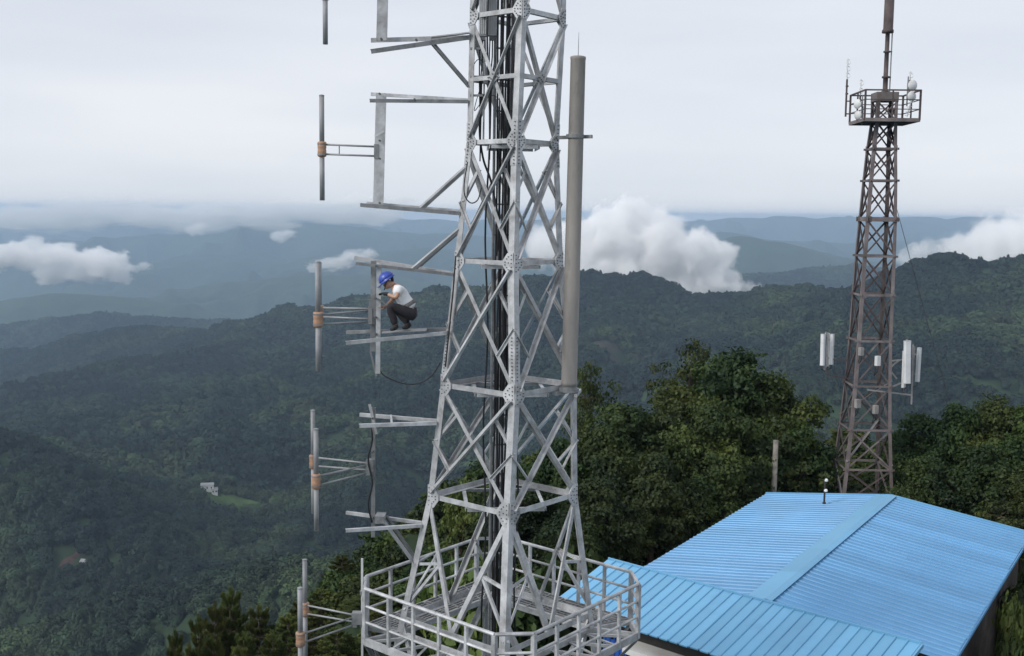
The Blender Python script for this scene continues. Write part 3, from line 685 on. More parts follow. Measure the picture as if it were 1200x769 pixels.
MB().box(at(437, 363, DD-.02), .12, .12, .34).build('clamp_block', M_galvd, e); MB().box(at(437, 376, DD-.04), .10, .10, .12).build('clamp_block', M_bolt, e)
dipole('dipole antenna behind its twin, beside the crouching worker', 374.5, 309, 366, 425, DD+.55, [(434, 362, DD+.05), (434, 374, DD+.05)], .040, False)
dipole('dipole antenna in front of its twin, beside the crouching worker', 372.8, 308, 374.5, 435, DD-.5, [(434, 364, DD-.06), (434, 377, DD-.06)], .046, False)
# fourth boom
e = empty('antenna_boom', leg_at(491), label='dark side boom frame below the worker with forked arms', cat='boom', group='side booms of the grey tower')
L = leg_at(491)
ell('arm', at(421, 497, DD-.45), L + Vector((0, -.04, -.02)), .06, e); ell('arm', at(422, 484, DD+.35), L + Vector((0, .05, 0)), .06, e)
seg('cross_tie', at(459, 496, DD-.22), at(458, 487, DD+.2), .035, .03, e)
channel('mast', at(437.5, 478, DD-.02), at(437, 630, DD-.02), .065, .05, e, M_galvd)
ell('mast', at(433, 474, DD-.1), at(441, 509, DD-.1), .045, e, (0, -1, 0))
MB().path([at(434 + 2.5*math.sin(i*.9), 500 + i*7.5, DD-.12) for i in range(16)], .016, 6).build('feeder_lead', M_cable, e, True)
L = leg_at(611)
ell('arm', at(405, 620, DD-.55), L + Vector((0, -.04, -.01)), .055, e); ell('arm', at(406, 599, DD+.45), L + Vector((0, .05, .01)), .055, e)
ell('strut', at(446, 609, DD-.1), leg_at(658), .065, e, (-1, -.4, .5)); ell('strut', at(452, 606, DD+.15), leg_at(655) + Vector((0, .15, 0)), .065, e, (-1, -.4, .5), M_galvd)
MB().box(at(446, 607, DD), .16, .3, .12).build('junction_plate', M_galvd, e)
MB().box(at(434, 545, DD), .12, .12, .2).build('clamp_block', M_galvd, e)
for py in (490, 530, 560, 608): bolt_on(at(437, py, DD-.08), e, .018)
dipole('farther dipole of the splayed pair on the dark forked boom', 367, 482, 541, 602, DD+.75, [(431, 543, DD+.04), (431, 551, DD+.04)], .040, False)
dipole('nearer dipole of the splayed pair on the dark forked boom', 370.5, 504, 564, 622, DD-.6, [(431, 545, DD-.04), (431, 554, DD-.04)], .042, False)
# fifth: thin mast at the platform corner
e = empty('antenna_mast', at(419, 769, DD), label='thin pale mast clamped to the corner of the railed platform', cat='mast')
ml = Vector(pcorner(3, 0)); ml = ml - Vector((.06, 0, 0))
mp_ = proj(ml); dm = ml.y
MB().bar(Vector((ml.x, ml.y, ml.z+.42)), Vector((ml.x, ml.y, ml.z-2.2)), .035, .05, up=(0, 1, 0)).build('mast_bar', M_rru, e)
for z in (-.18, -.75): MB().box(Vector((ml.x+.03, ml.y, ml.z+z)), .13, .09, .06).build('mast_clamp', M_galvd, e)
hub = Vector((ml.x-.08, ml.y-.02, ml.z-.62)); hx_, hy_ = proj(hub)
MB().box(hub, .18, .14, .2).build('clamp_block', M_galvd, e)
dipole('farther dipole of the splayed pair at the railed platform', 357.5, 657, 714, 780, dm+.75, [(hx_-3, hy_-3, dm+.04), (hx_-3, hy_+5, dm+.04)], .042, False)
dipole('nearer dipole of the splayed pair at the railed platform', 352, 690, 749, 812, dm-.55, [(hx_-3, hy_-1, dm-.05), (hx_-3, hy_+8, dm-.05)], .044, False)
# ------------------------------------------------------------------ blue roofed building
M_blue = material('blue_painted_steel', (.108, .312, .555), .42, .0, var=.05, scale=.8, col2=(.095, .28, .51), stain=(.085, .25, .455), stain_scale=1.3, coord='World', obj_var=.085, detail=9)
M_blue2 = material('pale_blue_painted_steel', (.150, .39, .61), .42, .0, var=.04, scale=.9, col2=(.15, .38, .60), stain=(.135, .335, .54), stain_scale=1.2, coord='World', obj_var=.085, detail=9)
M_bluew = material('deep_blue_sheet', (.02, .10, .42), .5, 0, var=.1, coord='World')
M_white = material('whitewashed_wall', (.72, .72, .70), .8, 0, var=.06, scale=1.5, stain=(.45, .44, .41), stain_scale=.9, coord='World')
M_dark = material('dark_timber_and_gap_shade', (.03, .028, .026), .8, 0, var=.2, coord='World')
M_dwall = material('dark_brown_wall', (.045, .036, .030), .9, 0, var=.25, scale=2, stain=(.09, .075, .06), coord='World')  # dark brown with paler patches, for the right-hand wall only
M_pane = material('dark_window_glass', (.03, .04, .05), .1, 0, var=.1, coord='World')
rf = at(897, 704, 24.0); ZR = rf.z; rb = at_z(1044, 582, ZR); U = (rb-rf).normalized(); Q = Vector((-U.y, U.x, 0)); LEN = (rb-rf).length
DZ, HWD = .52, 3.97
bld = empty('utility_building', (rf+rb)/2 - Vector((0, 0, ZR)), label='low white building with a ribbed sky-blue metal roof below the towers', cat='building')
def ribbed(name, p0, along, down, width, length, pitch, rib_w, rib_h, parent, mat, thick=.012):
    """one roofing sheet: starts at p0, ribs run along `down`, repeats along `along`"""
    n = along.cross(down).normalized()
    if n.z < 0: n = -n
    prof = [(0, 0)]; x = 0; k = max(1, round(width/pitch)); pt = width/k
    for i in range(k):
        x = i*pt; prof += [(x+pt-rib_w*1.5, 0), (x+pt-rib_w*1.15, rib_h), (x+pt-rib_w*.35, rib_h), (x+pt, 0)]
    sag = [(t, -.004*math.sin(t*math.pi)*length/3 + rnd.uniform(-.003, .003)) for t in (0, .33, .66, 1)]
    v, f = [], []; m = len(prof)
    for t, sg in sag:
        for a, h in prof: v.append(p0 + along*a + down*(length*t) + n*(h+sg))
    for r in range(len(sag)-1):
        for i in range(m-1): f.append((r*m+i, r*m+i+1, (r+1)*m+i+1, (r+1)*m+i))
    # turned-down lip at the lower edge gives the sheet its thickness
    b0 = len(v)
    for a, h in prof: v.append(p0 + along*a + down*length + n*(h-thick-.02))
    for i in range(m-1): f.append(((len(sag)-1)*m+i, (len(sag)-1)*m+i+1, b0+i+1, b0+i))
    return mesh_obj(name, v, f, mat, parent)
roof = MB()
# battens/deck under the sheets keep light out
dl = math.hypot(HWD, DZ)
for s in (1, -1):
    dn = (Q*s*HWD - Vector((0, 0, DZ)))/dl
    n = U.cross(dn); n = n if n.z > 0 else -n
    a, b_ = rf - n*.06, rb - n*.06
    roof.poly_slab([a + U*.02, b_ - U*.02, b_ - U*.02 + dn*(dl-.06), a + U*.02 + dn*(dl-.06)], n, .04)
deck = roof.build('roof', M_dark, bld)
nsh = 14; w = LEN/nsh
for s in (1, -1):
    dn = (Q*s*HWD - Vector((0, 0, DZ)))/dl
    n = U.cross(dn); n = n if n.z > 0 else -n
    for i in range(nsh):
        ribbed('roof_sheet', rf + U*(w*i) + n*(.0015*(i % 2)), U, dn, w-.004, dl + rnd.uniform(-.015, .02), .262, .042, .025, deck, M_blue)
# ridge capping: broad folded strips, lapped
nc = 5
for i in range(nc):
    a, b_ = rf + U*(LEN/nc*i - .02), rf + U*(LEN/nc*(i+1)); z = Vector((0, 0, .050 + .002*(i % 2)))
    for s, wd in ((1, .46), (-1, .16)):
        dn = (Q*s*HWD - Vector((0, 0, DZ)))/dl
        MB().poly_slab([a + z, b_ + z, b_ + z + dn*wd, a + z + dn*wd], U.cross(dn), .006).build('ridge_cap', M_blue2, deck)
# gable and verge trims
for p in (rb + U*.02,):
    for s in (1, -1):
        dn = (Q*s*HWD - Vector((0, 0, DZ)))/dl; MB().bar(p + Vector((0, 0, .02)), p + dn*dl + Vector((0, 0, .02)), .05, .09).build('verge_trim', M_blue2, deck)
for s in (1, -1):
    p = rf + Q*s*(HWD+.01) - Vector((0, 0, DZ + .05)); MB().bar(p + U*.05, p + U*LEN, .03, .08).build('eave_trim', M_blue2 if s > 0 else M_blue, deck)
# front lean-to roof
ltl, ltr = at_z(712, 657, ZR+.03), at_z(1080, 757, ZR+.03); ltl.z = ltr.z = ZR + .055
E = (ltr-ltl).normalized(); G = Vector((-E.y, E.x, 0)); G = G if G.y < 0 else -G
LT = 2.15; gd = (G*LT - Vector((0, 0, .55))); gl = gd.length; gd.normalize()
ex = (ltr-ltl).length; nn_ = 31; w = ex/nn_
lean = MB().poly_slab([ltl - Vector((0, 0, .05)), ltr - Vector((0, 0, .05)), ltr + gd*(gl-.08) - Vector((0, 0, .05)), ltl + gd*(gl-.08) - Vector((0, 0, .05))], E.cross(gd), .03).build('lean_to_roof', M_dark, bld)
for i in range(nn_):
    ribbed('roof_sheet', ltl + E*(w*i), E, gd, w-.005, gl + rnd.uniform(-.02, .02), w, .034, .026, lean, M_blue2)
MB().bar(ltl - Vector((0, 0, .03)) - G*.03, ltr - Vector((0, 0, .03)) - G*.03, .03, .16).build('top_flashing', M_blue2, lean)
MB().bar(ltr + E*.02 - Vector((0, 0, .01)), ltr + E*.02 + gd*gl - Vector((0, 0, .01)), .04, .08).build('verge_trim', M_blue2, lean)
# walls
def wall(name, a, b, z0, z1, t=.22, mat=M_white):
    a, b = Vector((a.x, a.y, (z0+z1)/2)), Vector((b.x, b.y, (z0+z1)/2)); return MB().bar(a, b, t, z1-z0).build(name, mat, bld)
ins_ = .35
A1, A2 = rf + Q*(HWD-ins_) + U*1.4, rb + Q*(HWD-ins_) - U*.35; B1, B2 = rf - Q*(HWD-ins_) + U*.3, rb - Q*(HWD-ins_) - U*.35
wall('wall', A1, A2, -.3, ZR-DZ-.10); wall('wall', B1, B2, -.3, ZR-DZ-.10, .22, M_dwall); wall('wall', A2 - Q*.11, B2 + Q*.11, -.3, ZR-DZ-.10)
f0 = next(p for p in (ltl + G*(LT-.30) + E*(.02*i) for i in range(300)) if proj(Vector((p.x, p.y, ZR-1.1)))[0] > 741); f1 = ltr + G*(LT-.30) - E*.1
wl = wall('wall', f0, f1, -.3, ZR-1.06)
wall('cornice', f0 - G*(-.06) - E*.06, f1 + G*.06, ZR-1.10, ZR-.97, .54, M_white)
MB().bar(f0 + E*.2 - G*.3 + Vector((0, 0, -.70)), f1 - G*.3 + Vector((0, 0, -.70)), .06, .22).build('eave_beam', M_dark, bld)
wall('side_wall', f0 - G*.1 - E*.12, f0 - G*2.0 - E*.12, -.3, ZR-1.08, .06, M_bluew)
wall('eave_gap_shade', f0 - G*.24 - E*.6, f1 - G*.24, ZR-1.12, ZR-.52, .04, M_dark)  # added dark sheet, paints the shade in the gap below the eave
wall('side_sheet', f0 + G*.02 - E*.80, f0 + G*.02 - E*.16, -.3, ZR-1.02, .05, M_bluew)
for j in range(5):                        # ribs of the blue sheet beside the corner
    q = f0 + G*.055 - E*(.74 - .13*j); MB().bar(Vector((q.x, q.y, -.25)), Vector((q.x, q.y, ZR-.9)), .03, .03, up=(0, 1, 0)).build('sheet_rib', M_bluew, bld)
for j in range(3):                        # windows of the front wall
    c = f0 + E*(1.6 + 1.9*j) + G*.115; z = 1.35
    wn = MB().box(Vector((c.x, c.y, z)), 1.1, .04, 1.2, math.atan2(E.y, E.x)).build('window', M_pane, bld)
    for s in (-1, 1):
        MB().box(Vector((c.x, c.y, z+s*.62)) + G*.01, 1.2, .08, .07, math.atan2(E.y, E.x)).build('frame', M_rru, wn)
        MB().box(Vector((c.x, c.y, z)) + E*(s*.57) + G*.01, .07, .08, 1.17, math.atan2(E.y, E.x)).build('frame', M_rru, wn)
# vent pipe on the roof
vp = at(966, 585, 33.2); h = ZR - DZ*abs((Vector((vp.x, vp.y, 0))-Vector((rf.x, rf.y, 0))).dot(Q))/HWD
vent = empty('vent_pipe', (vp.x, vp.y, h+.0), label='thin dark pipe with white insulators standing on the blue roof', cat='pipe')
MB().lathe([(.055, 0), (.055, .03), (.03, .05), (.03, .70), (.04, .71), (.04, .76), (.02, .78)], (vp.x, vp.y, h+.03), (0, 0, 1), 10).build('pipe', M_dark, vent)
for z in (.40, .72): MB().lathe([(.03, 0), (.055, .02), (.055, .06), (.03, .09)], (vp.x+.03, vp.y-.02, h+z), (0, 0, 1), 10).build('insulator', M_white, vent)
# weathered post among the trees
pp = at(907, 560, 37.5); g0 = float(terrain_height(np.array([pp.x]), np.array([pp.y]))[0]); tz = at(907, 516, 37.5).z
post = MB().tube(Vector((pp.x, pp.y, g0-.3)), Vector((pp.x+.02, pp.y, tz)), .11, 10, .09).build('concrete_post', material('weathered_concrete', (.22, .205, .18), .9, var=.2, scale=3, coord='World'), None, True)
tag(post, 'bare grey concrete post standing among the trees behind the blue roof', 'post')
# ------------------------------------------------------------------ rusty tower beyond the building
M_rust = material('rusty_painted_steel', (.155, .132, .13), .8, .1, var=.2, scale=1.6, col2=(.095, .08, .08), stain=(.24, .225, .22), stain_scale=1.1, coord='World', obj_var=.25)
M_rustd = material('dark_rusty_steel', (.10, .077, .077), .8, .1, var=.2, scale=2, stain=(.11, .085, .08), coord='World', obj_var=.2)
M_palest = material('pale_galvanised_bar', (.33, .32, .31), .6, .2, var=.15, scale=2, stain=(.2, .16, .13), coord='World')
M_panel = material('antenna_panel_white', (.66, .67, .67), .5, 0, var=.05, scale=3, stain=(.48, .47, .45), coord='World')
FD = 39.5; FT = math.radians(43.5)      # seen 18.5 degrees off the axis
FL = []
for y, cx, hw in ((143, 1035.5, 15), (175, 1032.8, 17.3), (212, 1030.8, 19.5), (257, 1028.2, 21.5), (300, 1025.5, 23), (345, 1022.7, 23.8), (398, 1019.6, 24.8), (450, 1016.6, 27), (500, 1013.5, 30), (545, 1010.6, 34), (585, 1008, 38)):
    FL.append((at(cx, y, FD), hw*FD/F/math.sin(math.radians(62))))
g0 = float(terrain_height(np.array([FL[-1][0].x]), np.array([FD]))[0])
a, b = FL[-2], FL[-1]; t = (g0-.1-b[0].z)/(b[0].z-a[0].z); FL.append((b[0]+(b[0]-a[0])*t, b[1]+(b[1]-a[1])*t))
def fcorner(lv, k):
    c, r = lv; an = FT + k*math.pi/2; return c + Vector((math.sin(an), -math.cos(an), 0))*r
def ffn(k):
    an = FT + (k+.5)*math.pi/2; return Vector((math.sin(an), -math.cos(an), 0))
ft = empty('lattice_tower', FL[-1][0], label='rusty brown lattice tower with a caged top and tall mast behind the blue roof', cat='tower')
for k in range(4):
    b = MB(); pts = [fcorner(l, k) for l in FL]; o = Vector((math.sin(FT+k*math.pi/2), -math.cos(FT+k*math.pi/2), 0))
    for p, q in zip(pts[:-1], pts[1:]): b.angle(p, q, .115, o, .013)
    b.build('leg', M_rust, ft)
for f in range(4):
    n = ffn(f); a, b_ = f, (f+1) % 4
    for i in range(len(FL)-1):
        ta, tb, ba, bb = fcorner(FL[i], a), fcorner(FL[i], b_), fcorner(FL[i+1], a), fcorner(FL[i+1], b_)
        m_ = M_rust if (i*7+f*3) % 4 else M_rustd
        MB().flat_angle(ta - n*.012, bb - n*.012, .055, n).build('diagonal_brace', M_rustd if i < 6 else m_, ft)
        MB().flat_angle(tb - n*.026, ba - n*.026, .055, n, side=-1).build('diagonal_brace', M_rustd if i < 6 else m_, ft)
        if i > 0: MB().flat_angle(ta - n*.003 - (tb-ta).normalized()*.08, tb - n*.003 + (tb-ta).normalized()*.08, .075 if i != 3 else .16, n).build('horizontal_beam', M_rust, ft)
        if i in (1, 3, 5): MB().poly_slab([lerp(ta, tb, .0)+n*.006-Vector((0, 0, .12)), lerp(ta, tb, .16)+n*.006-Vector((0, 0, .1)), lerp(ta, tb, .16)+n*.006+Vector((0, 0, .1)), ta+n*.006+Vector((0, 0, .12))], n, .012).build('gusset_plate', M_rust, ft)
for i, k0, k1 in ((7, 0, 2), (8, 1, 3), (9, 0, 1), (9, 2, 3), (10, 3, 0), (8, 0, 1)):       # paler replacement bars low down
    MB().flat_angle(fcorner(FL[i], k0) + Vector((0, 0, .2)), fcorner(FL[i+1], k1) + Vector((0, 0, .3)), .055, ffn(k0)).build('replacement_bar', M_palest, ft)
for k in range(4):
    p = fcorner(FL[-1], k); MB().prism(Vector((p.x, p.y, p.z-.8)), Vector((p.x, p.y, p.z+.2)), [(-.4, -.4), (.4, -.4), (.4, .4), (-.4, .4)], (0, 1, 0)).build('concrete_footing', M_conc, ft)
# caged platform at the top
RC = 43.5*FD/F; tc_ = FL[0][0]
def cage(k, z=0.0, R=RC):
    an = FT + k*math.pi/2; return tc_ + Vector((math.sin(an), -math.cos(an), 0))*R + Vector((0, 0, z))
RHc = at(1036, 109, FD).z - tc_.z
MB().poly_slab([cage(k, -.02) for k in range(4)], (0, 0, 1), .05).build('platform_floor', M_rustd, ft)
for k in range(4):
    p, q = cage(k), cage((k+1) % 4)
    MB().bar(p, q, .06, .12).build('platform_edge_beam', M_rust, ft)
    for z, w in ((RHc, .05), (RHc*.68, .03), (RHc*.36, .03)): MB().bar(p + Vector((0, 0, z)), q + Vector((0, 0, z)), w, w).build('guard_rail', M_rustd, ft)
    for j in range(2): s = lerp(p, q, j/2); MB().bar(s, s + Vector((0, 0, RHc+.02)), .045 if j else .06, .045 if j else .06, up=(0, 1, 0)).build('rail_post', M_rustd, ft)
    # the lattice goes on through the cage up to the drum
    MB().angle(fcorner(FL[0], k), fcorner(FL[0], k)*1 + Vector((0, 0, RHc*.72)), .11, Vector((math.sin(FT+k*math.pi/2), -math.cos(FT+k*math.pi/2), 0)), .012).build('leg', M_rust, ft)
    p, q = fcorner(FL[0], k), fcorner(FL[0], (k+1) % 4); up = Vector((0, 0, RHc*.70))
    MB().flat_angle(p, q + up, .05, ffn(k)).build('diagonal_brace', M_rust, ft); MB().flat_angle(q - ffn(k)*.02, p + up - ffn(k)*.02, .05, ffn(k), side=-1).build('diagonal_brace', M_rust, ft)
drum = MB(); R0 = FL[0][1]*1.03
sec = [Vector((math.sin(FT+k*math.pi/2), -math.cos(FT+k*math.pi/2), 0))*R0 for k in range(4)]
z0, z1 = RHc*.70, RHc*1.0
drum.add([tc_ + s + Vector((0, 0, z0)) for s in sec] + [tc_ + s + Vector((0, 0, z1)) for s in sec], [(3, 2, 1, 0), (4, 5, 6, 7)] + [(i, (i+1) % 4, 4+(i+1) % 4, 4+i) for i in range(4)]); drum.build('mast_base_box', material('faded_rust_plate', (.17, .15, .145), .8, .1, var=.15, scale=3, stain=(.1, .08, .075), coord='World'), ft)
mt = tc_ + Vector((0, 0, RHc)); mt2 = at(1043.5, -60, FD); hgt = mt2.z - mt.z
h = lambda y: at(1038, y, FD).z - mt.z
mast = MB().lathe([(.13, 0), (.13, .06), (.085, .08), (.085, h(92)), (.13, h(92)+.01), (.13, h(92)+.07), (.08, h(92)+.08), (.075, h(62)), (.12, h(62)+.01), (.12, h(62)+.06), (.075, h(62)+.07), (.075, h(39)), (.20, h(39)+.01), (.20, h(39)+.10), (.16, h(39)+.14), (.15, hgt)], mt, (0, 0, 1), 14).build('mast', M_rustd, ft, True)
MB().bar(mt + Vector((.16, 0, 0)), mt + Vector((.16, 0, hgt)), .035, .035, up=(0, 1, 0)).build('climbing_rail', M_palest, mast)
for y in (92, 62, 39): MB().box(mt + Vector((.1, 0, h(y)+.04)), .16, .05, .04).build('rail_bracket', M_rustd, mast)
# dishes, sticks and panels fixed to the rusty tower: things of their own
def dish(px, py, r, label, d=FD-.9, az=-20):
    c = at(px, py, d); e = empty('microwave_dish', c - Vector((0, 0, r)), label=label, cat='dish', group='small dishes on the caged platform')
    ax = Vector((math.sin(math.radians(az)), -math.cos(math.radians(az)), 0))
    MB().lathe([(r*.25, -r*.75), (r*.6, -r*.5), (r*.98, -r*.05), (r, 0), (r*.95, .02), (r*.5, .06), (.02, .075)], c, ax, 18).build('reflector', M_panel, e, True)
    MB().box(c - ax*(r*.75+.05), .09, .12, .16).build('mount', M_galvd, e); MB().tube(c - ax*(r*.75+.1) - Vector((0, 0, .32)), c - ax*(r*.75+.1) + Vector((0, 0, .32)), .025, 8).build('mount_pipe', M_galvd, e)
dish(1005, 122, .17, 'upper small white dish in the cage beside the stick antennas', FD-.2, -60); dish(1005.5, 135, .16, 'lower small white dish in the cage beside the stick antennas', FD-.2, -60)
dish(1069.5, 100, .19, 'small white dish standing above the cage rail of the rusty tower', FD-.35, 20); dish(1068.5, 113, .18, 'small white dish fixed level with the cage rail of the rusty tower', FD-.35, 20)
def stick(px, y0, y1, ym, label, d=FD-.2, loops=3):
    t, b_ = at(px, y0, d), at(px, y1, d); b_.x = t.x; e = empty('stick_antenna', b_, label=label, cat='antenna')
    m = lerp(b_, t, (y1-ym)/(y1-y0)); MB().tube(b_, m, .035, 8).build('mount_pipe', M_rustd, e); MB().tube(m, t, .02, 8).build('rod', M_panel, e)
    for j in range(loops):
        z = lerp(m, t, (j+.6)/loops); MB().path([z + Vector((.07*math.cos(q*.7)+.02, .07*math.sin(q*.7), .10*math.sin(q*.7))) for q in range(10)], .014, 6).build('loop_element', M_panel, e)
    for s in (.15, .6): MB().box(lerp(b_, m, s) + Vector((.02, .03, 0)), .09, .06, .05).build('clamp', M_rustd, e)
    return e
cl = min((cage(k) for k in range(4)), key=lambda p: proj(p)[0]); clx = proj(cl + Vector((0, 0, RHc)))[0]
es = stick(clx-3.2, 69, 113, 93, 'tall stick antenna with white loops beyond the cage corner', cl.y)
for z_ in (.35, .8): MB().bar(cl + Vector((.02, 0, RHc*z_)), Vector((es.location.x, es.location.y, cl.z + RHc*z_)), .04, .04).build('bracket', M_rustd, es)
MB().tube(Vector((es.location.x, es.location.y, cl.z+RHc*.25)), es.location, .035, 8).build('lower_pipe', M_rustd, es)
stick(1009, 93, 125, 112, 'shorter stick antenna inside the cage behind the white dishes', FD, 2); stick(1067, 84, 112, 94, 'short stick antenna above the two white dishes of the cage', FD-.1, 1)
yg = empty('yagi_antenna', at(1065, 136, FD-.5), label='small pale yagi antenna hanging inside the cage under the dishes', cat='antenna'); p, q = at(1068, 118, FD-.5), at(1063, 137, FD-.5)
MB().bar(p, q, .03, .03).build('boom', M_panel, yg)
for j in range(4): c = lerp(p, q, (j+.5)/4); MB().bar(c - Vector((.1, 0, .03)), c + Vector((.1, 0, .03)), .018, .018).build('element', M_panel, yg)
def panel(px0, px1, y0, y1, d, yaw, label, tilt=0.0, wd=.17, grp='white panel antennas on the rusty tower'):
    t, b_ = at(px0, y0, d), at(px1, y1, d); e = empty('panel_antenna', b_, label=label, cat='antenna', group=grp)
    R = Matrix.Rotation(yaw, 3, 'Z'); f = R @ Vector((0, -1, 0)); s = R @ Vector((1, 0, 0))
    sec = [(-wd/2, -.05), (wd/2, -.05), (wd/2, .03), (wd*.36, .06), (-wd*.36, .06), (-wd/2, .03)]
    MB().prism(b_, t, [(-x, y) for x, y in sec][::-1], f).build('radome', M_panel, e)
    for u in (0, 1): c = lerp(b_, t, .97*u+.015); MB().prism(lerp(b_, t, u-.01), lerp(b_, t, u+.012), [(-x*1.06, y*1.06) for x, y in sec][::-1], f).build('end_cap', M_rru, e)
    pb_ = b_ - f*.17; pt_ = t - f*.17; MB().tube(Vector((pb_.x, pb_.y, b_.z-.2)), Vector((pb_.x, pb_.y, t.z+.05)), .03, 8).build('mount_pipe', M_galvd, e)
    for u in (.2, .8): c = lerp(b_, t, u); MB().bar(c - f*.04, Vector((pb_.x, pb_.y, c.z)), .06, .05).build('bracket', M_galvd, e)
    for j in range(2): MB().path([b_ + s*(.04*(2*j-1)), b_ + s*(.03*(2*j-1)) - Vector((0, 0, .15)), b_ - f*.15 - Vector((0, 0, .22)), b_ - f*.3 - Vector((0, 0, .1))], .013, 5).build('jumper_lead', M_cable, e)
panel(964.5, 963.5, 392, 428, FD-.3, -.9, 'slim white panel antenna, outermost of the trio on the dark arm', wd=.15)
panel(969.8, 968.8, 391, 429, FD+.25, .2, 'slim white panel antenna in the middle of the trio on the dark arm', wd=.15)
panel(975.5, 974, 392, 427, FD, .9, 'slim white panel antenna, innermost of the trio on the dark arm', wd=.15)
panel(1063.5, 1063, 400, 449, FD-.7, .15, 'tall white panel antenna facing out over the blue roof', wd=.24)
panel(1060.5, 1059, 412, 454, FD-.45, -.5, 'white panel antenna tucked behind the tall one over the blue roof', wd=.16)
panel(1077.5, 1075, 408, 447, FD-.1, .8, 'white panel antenna turned edge-on at the outer end of the pale arm', wd=.17)
def arm(name, pts, w, label, mat):
    e = empty(name, at(*pts[0][0]), label=label, cat='bracket')
    for a_, b2 in pts: MB().bar(at(*a_), at(*b2), w, w).build('arm_bar', mat, e)
    return e
arm('antenna_bracket', [((966, 430, FD), (972, 440, FD)), ((972, 440, FD), (996, 444, FD)), ((975, 421, FD), (994, 422, FD))], .05, 'dark arm holding the trio of slim panels off the rusty tower', M_rustd)
arm('antenna_bracket', [((1017, 457, FD-.7), (1068, 463, FD-.3)), ((1068, 474, FD-.3), (1070, 404, FD-.3)), ((1043, 431, FD-.4), (1054, 422, FD-.4)), ((1043, 434, FD-.2), (1051, 444, FD-.2)), ((1042, 455, FD-.3), (1056, 449, FD-.3)), ((1045, 423, FD+.2), (1070, 420, FD-.3))], .05, 'pale forked arm holding the panels on the tree side of the rusty tower', M_palest)
for px, py, w_, h_, lb in ((1009, 412, .14, .28, 'pale radio box high on the rusty tower near the dark arm'), (1028.5, 423, .15, .34, 'brightest white radio box on the rusty tower face'), (1005, 473, .18, .30, 'tilted pale radio box low on the rusty tower face'), (1026, 480, .16, .30, 'dull grey radio box lowest on the rusty tower above the tree')):
    e = empty('radio_unit', at(px, py+6, FD-.75), label=lb, cat='radio unit'); c = at(px, py, FD-.75)
    MB().box(c, w_, .14, h_, .4).build('housing', M_panel if py == 423 else M_palest, e); MB().box(c + Vector((.03, .12, 0)), w_*.5, .12, h_*.5, .4).build('mount', M_galvd, e)
    for j in range(2): MB().path([c - Vector((.04-.08*j, 0, h_/2)), c - Vector((.05-.08*j, -.05, h_/2+.2)), c - Vector((0, -.3, h_/2+.4))], .012, 5).build('jumper_lead', M_cable, e)
ga, gb = at(1051, 245, FD), Vector((30, 66, -9))
gy = MB().path([lerp(ga, gb, i/16) - Vector((0, 0, .5*math.sin(i/16*math.pi))) for i in range(17)], .010, 5).build('guy_wire', M_rustd, None); tag(gy, 'thin guy wire running from the rusty tower down to the slope', 'wire')
# ------------------------------------------------------------------ the worker crouching on the third boom
M_skin = material('skin', (.46, .27, .19), .55, 0, var=.06, scale=20)
M_shirt = material('white_cotton', (.82, .82, .84), .9, 0, var=.05, scale=9, bump=.5, bscale=14)
M_trous = material('black_trousers', (.022, .020, .026), .9, 0, var=.15, scale=9, bump=.5, bscale=14)
M_helm = material('blue_helmet_plastic', (.045, .085, .40), .35, 0, var=.05)
M_black = material('black_rubber', (.012, .012, .013), .7, 0, var=.1)
M_belt = material('grey_webbing', (.17, .165, .165), .85, 0, var=.12, scale=20)
PD = DD - .08
def pq(px, py, dd=0.0): return at(px, py, PD+dd)
def skinned(name, verts, edges, mat, parent, root=0, sub=2, **kw):
    """verts: (point, radius or (rx, ry)); grown with a Skin modifier, then made a plain mesh"""
    me = bpy.data.meshes.new(name); me.from_pydata([tuple(v[0]) for v in verts], edges, []); o = bpy.data.objects.new(name, me); C.objects.link(o)
    m = o.modifiers.new('skin', 'SKIN'); m.use_smooth_shade = True
    if not me.skin_vertices: 
        bpy.context.view_layer.objects.active = o
        try: me.attributes
        except Exception: pass
    sv = me.skin_vertices[0].data
    for i, v in enumerate(verts):
        r = v[1]; sv[i].radius = (r, r) if not isinstance(r, tuple) else r; sv[i].use_root = (i == root)
    s = o.modifiers.new('sub', 'SUBSURF'); s.levels = s.render_levels = sub
    bpy.context.view_layer.update(); dg = bpy.context.evaluated_depsgraph_get(); nm = bpy.data.meshes.new_from_object(o.evaluated_get(dg))
    bpy.data.objects.remove(o); nm.name = name; nm.materials.clear(); nm.materials.append(mat)
    nm.polygons.foreach_set('use_smooth', [True]*len(nm.polygons))
    o = bpy.data.objects.new(name, nm); C.objects.link(o); o.parent = parent; return tag(o, **kw)
PEL = pq(483.5, 367.5); WST = pq(477, 357); CHS = pq(470, 346); UPC = pq(466, 339.5); NCK = pq(461, 334.5); HED = pq(454.6, 331.6); CHN = pq(452.0, 336.0)
SHL, SHR = pq(467, 339.5, -.19), pq(465, 339, .18)
ELL, WRL = pq(464.5, 349.5, -.26), pq(453.5, 344.5, -.17)
ELR, WRR = pq(459.5, 353, .22), pq(450.5, 360.5, .10)
HPL, HPR = pq(483, 368.5, -.11), pq(484, 368, .12)
KNL, ANL = pq(456.5, 358.5, -.22), pq(463.5, 382.5, -.20); KNR, ANR = pq(464, 361, .20), pq(478.5, 380.5, .14)
TOL, TOR = pq(456.5, 386.5, -.22), pq(470.5, 384.0, .16)
